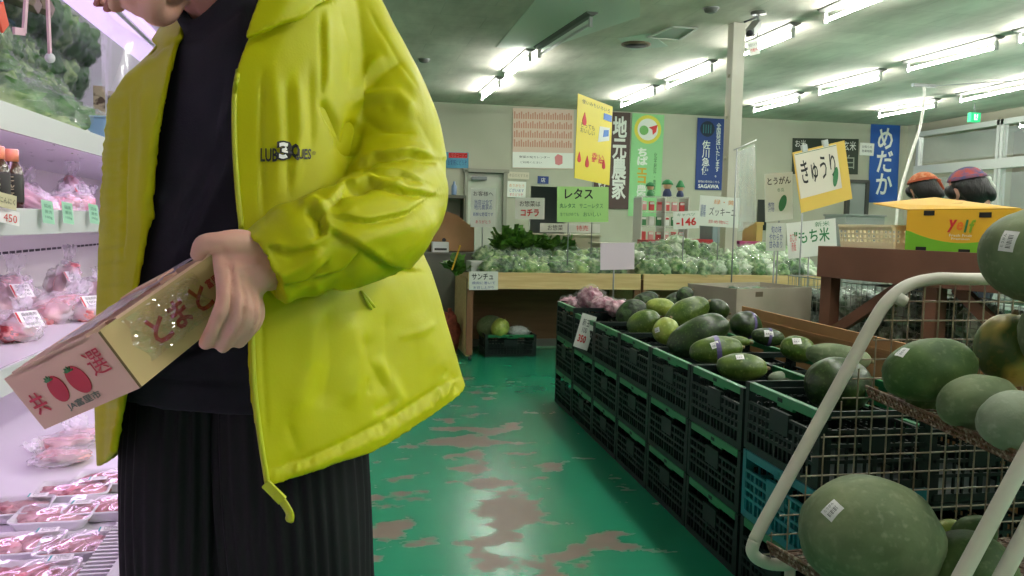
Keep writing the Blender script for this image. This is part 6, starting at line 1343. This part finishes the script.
# wall shelf left of the door with small boxes
a, b_ = PY(440, 196, 13.5), PY(467, 196, 13.5); ws = empty('wall_shelf', Vector(((a.x+b_.x)/2, YB, a.z)), 'dark shelf unit on the back wall beside the door', 'shelf')
for z in (a.z, a.z-.55, a.z-1.1): MB().box(((a.x+b_.x)/2, YB-.22, z), (b_.x-a.x, .40, .05)).build('board', shelfm, ws)
for x in (a.x+.02, b_.x-.02): MB().box((x, YB-.22, a.z/2), (.04, .40, a.z)).build('upright', shelfm, ws)
rg = random.Random(9)
for k in range(7):
    c = Vector((a.x+.12+k*(b_.x-a.x-.2)/6.3, YB-.3, a.z-.55+.025)); h = .16; bx_ = empty('pack', c, 'small pale pack in the row on the dark wall shelf', 'pack', 'packs on the dark wall shelf'); MB().box(c+Vector((0, 0, h/2)), (.05, .10, h), None, .003).build('body', lab, bx_); MB().box(c+Vector((0, -.051, h*.4)), (.045, .002, .05)).build('label', (lblk, inkr, inkb)[k % 3], bx_)
c = PY(454, 191, 13.6); c.z = a.z+.025; MB(); vz = empty('bottle', c, 'small blue bottle standing on top of the dark wall shelf', 'bottle'); MB().lathe(c, [(.04, 0), (.045, .02), (.045, .14), (.02, .18), (.02, .22)], 14).build('body', mat('bottle_blue', (120, 140, 170), rough=.3), vz, True)
# small goods rack with dolls on top
ra, rb = PY(643, 197, 8.8), PY(690, 196, 8.8); zc = PY(640, 243, 8.6).z; rk = empty('goods_rack', Vector(((ra.x+rb.x)/2, 8.95, zc)), 'clear acrylic rack of small red and green goods on the counter', 'rack'); acr = film_mat('acrylic', (228, 236, 232), clear=.7, rough=.08, bump=0)
H_ = ra.z-zc
for f in (0, .33, .66, 1.0): MB().box(((ra.x+rb.x)/2, 8.95, zc+.01+H_*f), (rb.x-ra.x, .26, .012)).build('shelf_plate', acr, rk)
for x in (ra.x, (ra.x+rb.x)/2, rb.x): MB().box((x, 8.95, zc+H_/2), (.014, .26, H_)).build('divider', mat('rack_frame', (196, 200, 190), rough=.3), rk)
gm_ = [mat('good_red', (190, 60, 60), rough=.5), mat('good_green', (60, 130, 76), rough=.5), mat('good_pink', (210, 140, 140), rough=.5), mat('good_white', (220, 222, 214), rough=.5)]
for f in range(3):
    for k in range(6):
        x = ra.x+.05+(rb.x-ra.x-.1)*k/5; c = Vector((x, 8.9, zc+.02+H_*.333*f)); g = empty('small_pack', c, 'small coloured pack hanging in the clear acrylic rack', 'pack', 'packs in the acrylic rack'); MB().box(c+Vector((0, 0, .055)), (.06, .03, .10), None, .008).build('pouch', gm_[(k*2+f) % 4], g); MB().box(c+Vector((0, -.016, .085)), (.05, .002, .025)).build('header', gm_[3 if (k+f) % 4 else 0], g)
for k, px in enumerate((650, 667, 680)):
    c = PY(px, 197, 8.92); c.z = ra.z+.014; s = (.85, 1.05, .85)[k]; dl = empty('doll', c, ('small doll in a green cap at the banner end of the acrylic rack', 'larger doll in a round green cap in the middle of the acrylic rack top', 'small doll in a peaked green cap at the column end of the acrylic rack')[k], 'doll', 'dolls on the acrylic rack')
    MB().lathe(c, [(.03*s, 0), (.05*s, .01), (.045*s, .05*s), (.025*s, .085*s)], 14).build('coat', mat('doll_coat', (52, 62, 96), rough=.7) if k else gm_[1], dl, True); MB().blob(c+Vector((0, 0, .12*s)), (.045*s, .045*s, .043*s), None, 16, 12).build('head', mat('doll_skin', (214, 170, 138), rough=.6), dl, True)
    MB().lathe(c+Vector((0, 0, .13*s)), [(.062*s, 0), (.060*s, .012*s), (.048*s, .035*s), (.02*s, .055*s+.03*(k == 2))], 16).build('cap', mat('doll_cap', (40, 120, 66), rough=.7), dl, True)
for i, (px0, px1, py0, py1, m, w_, nm) in enumerate([(648, 674, 240, 250, mat('tray_red', (176, 44, 48), rough=.5), 'red plastic tray behind the greens under the acrylic rack', 'tray'), (688, 712, 239, 250, MATS['tray_red'], 'red plastic tray behind the white zucchini card', 'tray'), (740, 760, 241, 258, mat('box_magenta', (160, 50, 104), rough=.5), 'magenta box beside the column behind the greens', 'box'), (713, 735, 222, 248, mat('panel_bluegrey', (128, 148, 150), rough=.5), 'blue grey tub standing in front of the column foot', 'tub'), (757, 763, 222, 245, mat('box_ochre', (190, 160, 90), rough=.6), 'narrow ochre carton beside the magenta box', 'carton')]):
    a, b_, c_ = PY(px0, py0, 8.25), PY(px1, py0, 8.25), PY(px0, py1, 8.25); r = empty(nm, Vector(((a.x+b_.x)/2, 8.4, c_.z)), w_, nm); w_2 = b_.x-a.x; h_2 = a.z-c_.z
    ob = MB(); x0, x1, z0, z1_ = a.x, b_.x, c_.z, a.z
    for bx in (((x0+x1)/2, 8.26, (z0+z1_)/2, w_2, .02, h_2), ((x0+x1)/2, 8.56, (z0+z1_)/2, w_2, .02, h_2), (x0+.01, 8.41, (z0+z1_)/2, .02, .3, h_2), (x1-.01, 8.41, (z0+z1_)/2, .02, .3, h_2), ((x0+x1)/2, 8.41, z0+.01, w_2, .3, .02)): ob.box(bx[:3], bx[3:])
    ob.build('walls', m, r); MB().box(((x0+x1)/2, 8.255, z1_-.015), (w_2+.02, .02, .03), None, .004).build('rim', m, r)
pcounter(644, 766, 251, 8.15, .40, MATS['counter_cream'], 'low cream stand for the red trays and the magenta box', 'stand', 0, 'stand')
# door at the corner, machine before it
d0, d1 = PY(848, 183, YB), PY(864, 184, YB); d2_ = empty('door_2', (d0.x, YB, 0)); d2_['kind'] = 'structure'; wd2 = d1.x-d0.x
MB().box((d0.x+wd2/2, YB-.02, d0.z/2), (wd2, .05, d0.z), None, .004).build('door_panel', mat('door_grey', (150, 156, 150), rough=.4), d2_); fb = MB()
for x in (d0.x-.03, d1.x+.03): fb.box((x, YB-.04, d0.z/2), (.06, .10, d0.z+.04))
fb.box((d0.x+wd2/2, YB-.04, d0.z+.03), (wd2+.12, .10, .06)); fb.build('door_frame', mat('door_frame_dark', (70, 72, 66), rough=.5), d2_)
pcounter(846, 885, 214, 12.2, .6, mat('cabinet_grey', (140, 144, 138), rough=.5), 'grey cabinet by the corner below the blue banner', 'cabinet', 0, 'cabinet')
ck = PY(757, 204, 13.9); dk = MB().box((PY(761, 215, YB).x, YB-.03, PY(761, 215, YB).z), (.16, .05, .55)); o = dk.build('window_20', mat('window_dark', (50, 54, 50), rough=.2), None); o['kind'] = 'structure'
# ================================================================== on the ceiling
ex_ = PZ(977, 108, 3.12); es = empty('exit_sign', Vector((ex_.x, ex_.y, CZ)), 'small lit green exit sign hanging under the ceiling near the windows', 'sign'); a, b_, c_ = PY(972, 112, ex_.y), PY(981.5, 112.3, ex_.y), PY(972, 121.5, ex_.y)
cx_ = (a+b_)/2; MB().box(Vector((cx_.x, ex_.y+.05, (a.z+c_.z)/2)), (b_.x-a.x, .08, a.z-c_.z), None, .005).build('case', mat('exit_green', (40, 170, 110), emit=1.2), es)
MB().box(Vector((cx_.x+.0, ex_.y+.008, (a.z+c_.z)/2)), ((b_.x-a.x)*.36, .004, (a.z-c_.z)*.62), None, .002).build('pictogram_field', mat('exit_white', (225, 250, 235), emit=1.6), es)
fg = MB(); cc_ = Vector((cx_.x, ex_.y+.003, (a.z+c_.z)/2)); hh_ = (a.z-c_.z)*.25
fg.tube([cc_+Vector((0, 0, hh_*.7)), cc_, cc_+Vector((.02, 0, -hh_))], .008, 6); fg.blob(cc_+Vector((0, 0, hh_)), (.014, .006, .014), None, 8, 6); fg.tube([cc_, cc_+Vector((-.025, 0, -hh_*.8))], .008, 6); fg.build('running_figure', MATS['exit_green'], es)
MB().tube([Vector((cx_.x, ex_.y+.05, a.z)), Vector((cx_.x, ex_.y+.05, CZ))], .01, 8).build('rod', polm, es, True)
hz = PZ(924, 84, CZ); hs_ = empty('hose', hz, 'pale hose drooping from the ceiling to behind the brown table', 'hose')
hp = [hz, PY(924, 100, hz.y), PY(920, 127, hz.y-.1), PY(911, 155, hz.y-.25), PY(899, 199, hz.y-.4)]; e_ = hp[-1]; hp += [Vector((e_.x-.1, e_.y-.1, 1.0)), Vector((e_.x-.15, e_.y-.1, .02))]
MB().tube(curve(hp, 60), .019, 10).build('tube', mat('hose_white', (206, 204, 192), rough=.4), hs_, True); MB().box(hz+Vector((0, 0, -.02)), (.35, .05, .04), None, .006).build('bracket', polm, hs_); MB().tube([hz+Vector((.02, 0, -.03)), hz+Vector((2.6, -2.5, -.03))], .008, 6).build('feed_line', polm, hs_, True)
sc_ = PZ(758.5, 12, CZ); sv = empty('security_camera', sc_, 'small security camera hung from the ceiling beside the column', 'camera'); lowp = PY(758.5, 37, sc_.y)
MB().tube([sc_, Vector((sc_.x, sc_.y, lowp.z))], .010, 8).build('rod', polm, sv, True); MB().lathe(sc_, [(.07, -.02), (.07, 0)], 16).build('ceiling_plate', mat('plate_dark', (90, 92, 84), rough=.5), sv, True)
c0_, c1_ = PY(757, 24, sc_.y-.05), PY(750, 33, sc_.y-.22); MB().bar(c0_, c1_, .075, .07).build('camera_body', mat('camera_grey', (150, 152, 146), rough=.4), sv); MB().tube([c1_, c1_+(c1_-c0_).normalized()*.02], .028, 14).build('lens', lblk, sv, True); MB().tube(curve([PY(744, 22, sc_.y), PY(750, 20, sc_.y), PY(757, 17, sc_.y)], 10), .008, 6).build('cable', lblk, sv, True)
hs2 = sign('hanging_sign', (751, 41), (761, 38.5), (750, 56), sc_.y, sc_.y, pap, 'small framed notice hanging under the security camera', [('防犯カメラ', .5, .72, .2, .8, ink), ('作動中', .5, .35, .26, .7, inkr)])
MB().tube([PY(756, 39, sc_.y), Vector((sc_.x, sc_.y, lowp.z))], .004, 6).build('hook', polm, hs2[0], True)
# pale replaced boards, an unlit fixture, access hatch, round vent, detectors
def ceil_quad(name, pts, m, label, cat, th=.006, z=CZ):
    P = [PZ(*p, z) for p in pts]; r = empty(name, sum(P, Vector())/len(P), label, cat); MB().add([Vector((p.x, p.y, z-.0005)) for p in P]+[Vector((p.x, p.y, z-th)) for p in P], [tuple(range(len(P))), tuple(range(len(P), 2*len(P)))[::-1]]+[(i, (i+1) % len(P), len(P)+(i+1) % len(P), len(P)+i) for i in range(len(P))]).build('panel', m, r); return r, P
pal = mat('ceiling_pale', (196, 202, 192), rough=.85)
r, P = ceil_quad('ceiling_panel', [(496, 47), (545, 48.5), (640, 16), (640, -12), (540, -6)], pal, 'large pale ceiling panel with an unlit light in it above the shop middle', 'ceiling panel')
ta, tb2 = PZ(540, 48, CZ-.03), PZ(590, 16, CZ-.03); fixture(Vector((ta.x, ta.y, CZ)), Vector((tb2.x, tb2.y, CZ)), 'unlit ceiling light set along the pale ceiling panel', False)
r, P = ceil_quad('access_hatch', [(648, 37), (672, 26), (697, 27.5), (680, 39)], mat('hatch_grey', (150, 156, 146), rough=.8), 'square access hatch in the ceiling left of the column', 'hatch'); b = MB()
for i in range(4): b.bar(P[i]+Vector((0, 0, -.008)), P[(i+1) % 4]+Vector((0, 0, -.008)), .03, .012)
b.build('hatch_frame', mat('hatch_frame', (186, 190, 180), rough=.6), r)
r, P = ceil_quad('ceiling_patch', [(617, 38), (632, 50), (668, 46), (650, 33)], pal, 'pale square patch of ceiling around the round dark vent', 'ceiling panel', .004)
v = PZ(636, 44, CZ-.005); vt = empty('round_vent', v, 'round dark vent in the ceiling with a torn edge', 'vent'); MB().lathe(v, [(.13, -.02), (.16, -.012), (.16, 0), (.0, 0)], 24).build('collar', mat('vent_brown', (92, 78, 56), rough=.7), vt, True); MB().lathe(v, [(.115, -.022), (.115, -.019), (.01, -.019)], 24).build('opening', hole, vt, True)
for px, py, w_ in ((711, 8, 'flat round detector on the ceiling near the top of the column'), (424, 59, 'small pale sensor on the ceiling just right of the jacket shoulder')):
    v = PZ(px, py, CZ); dt = empty('smoke_detector', v, w_, 'detector'); MB().lathe(v, [(.03, -.045), (.055, -.035), (.065, -.01), (.065, 0)], 18).build('housing', housm, dt, True); MB().lathe(v, [(.075, -.008), (.075, 0)], 18).build('base', polm, dt, True)
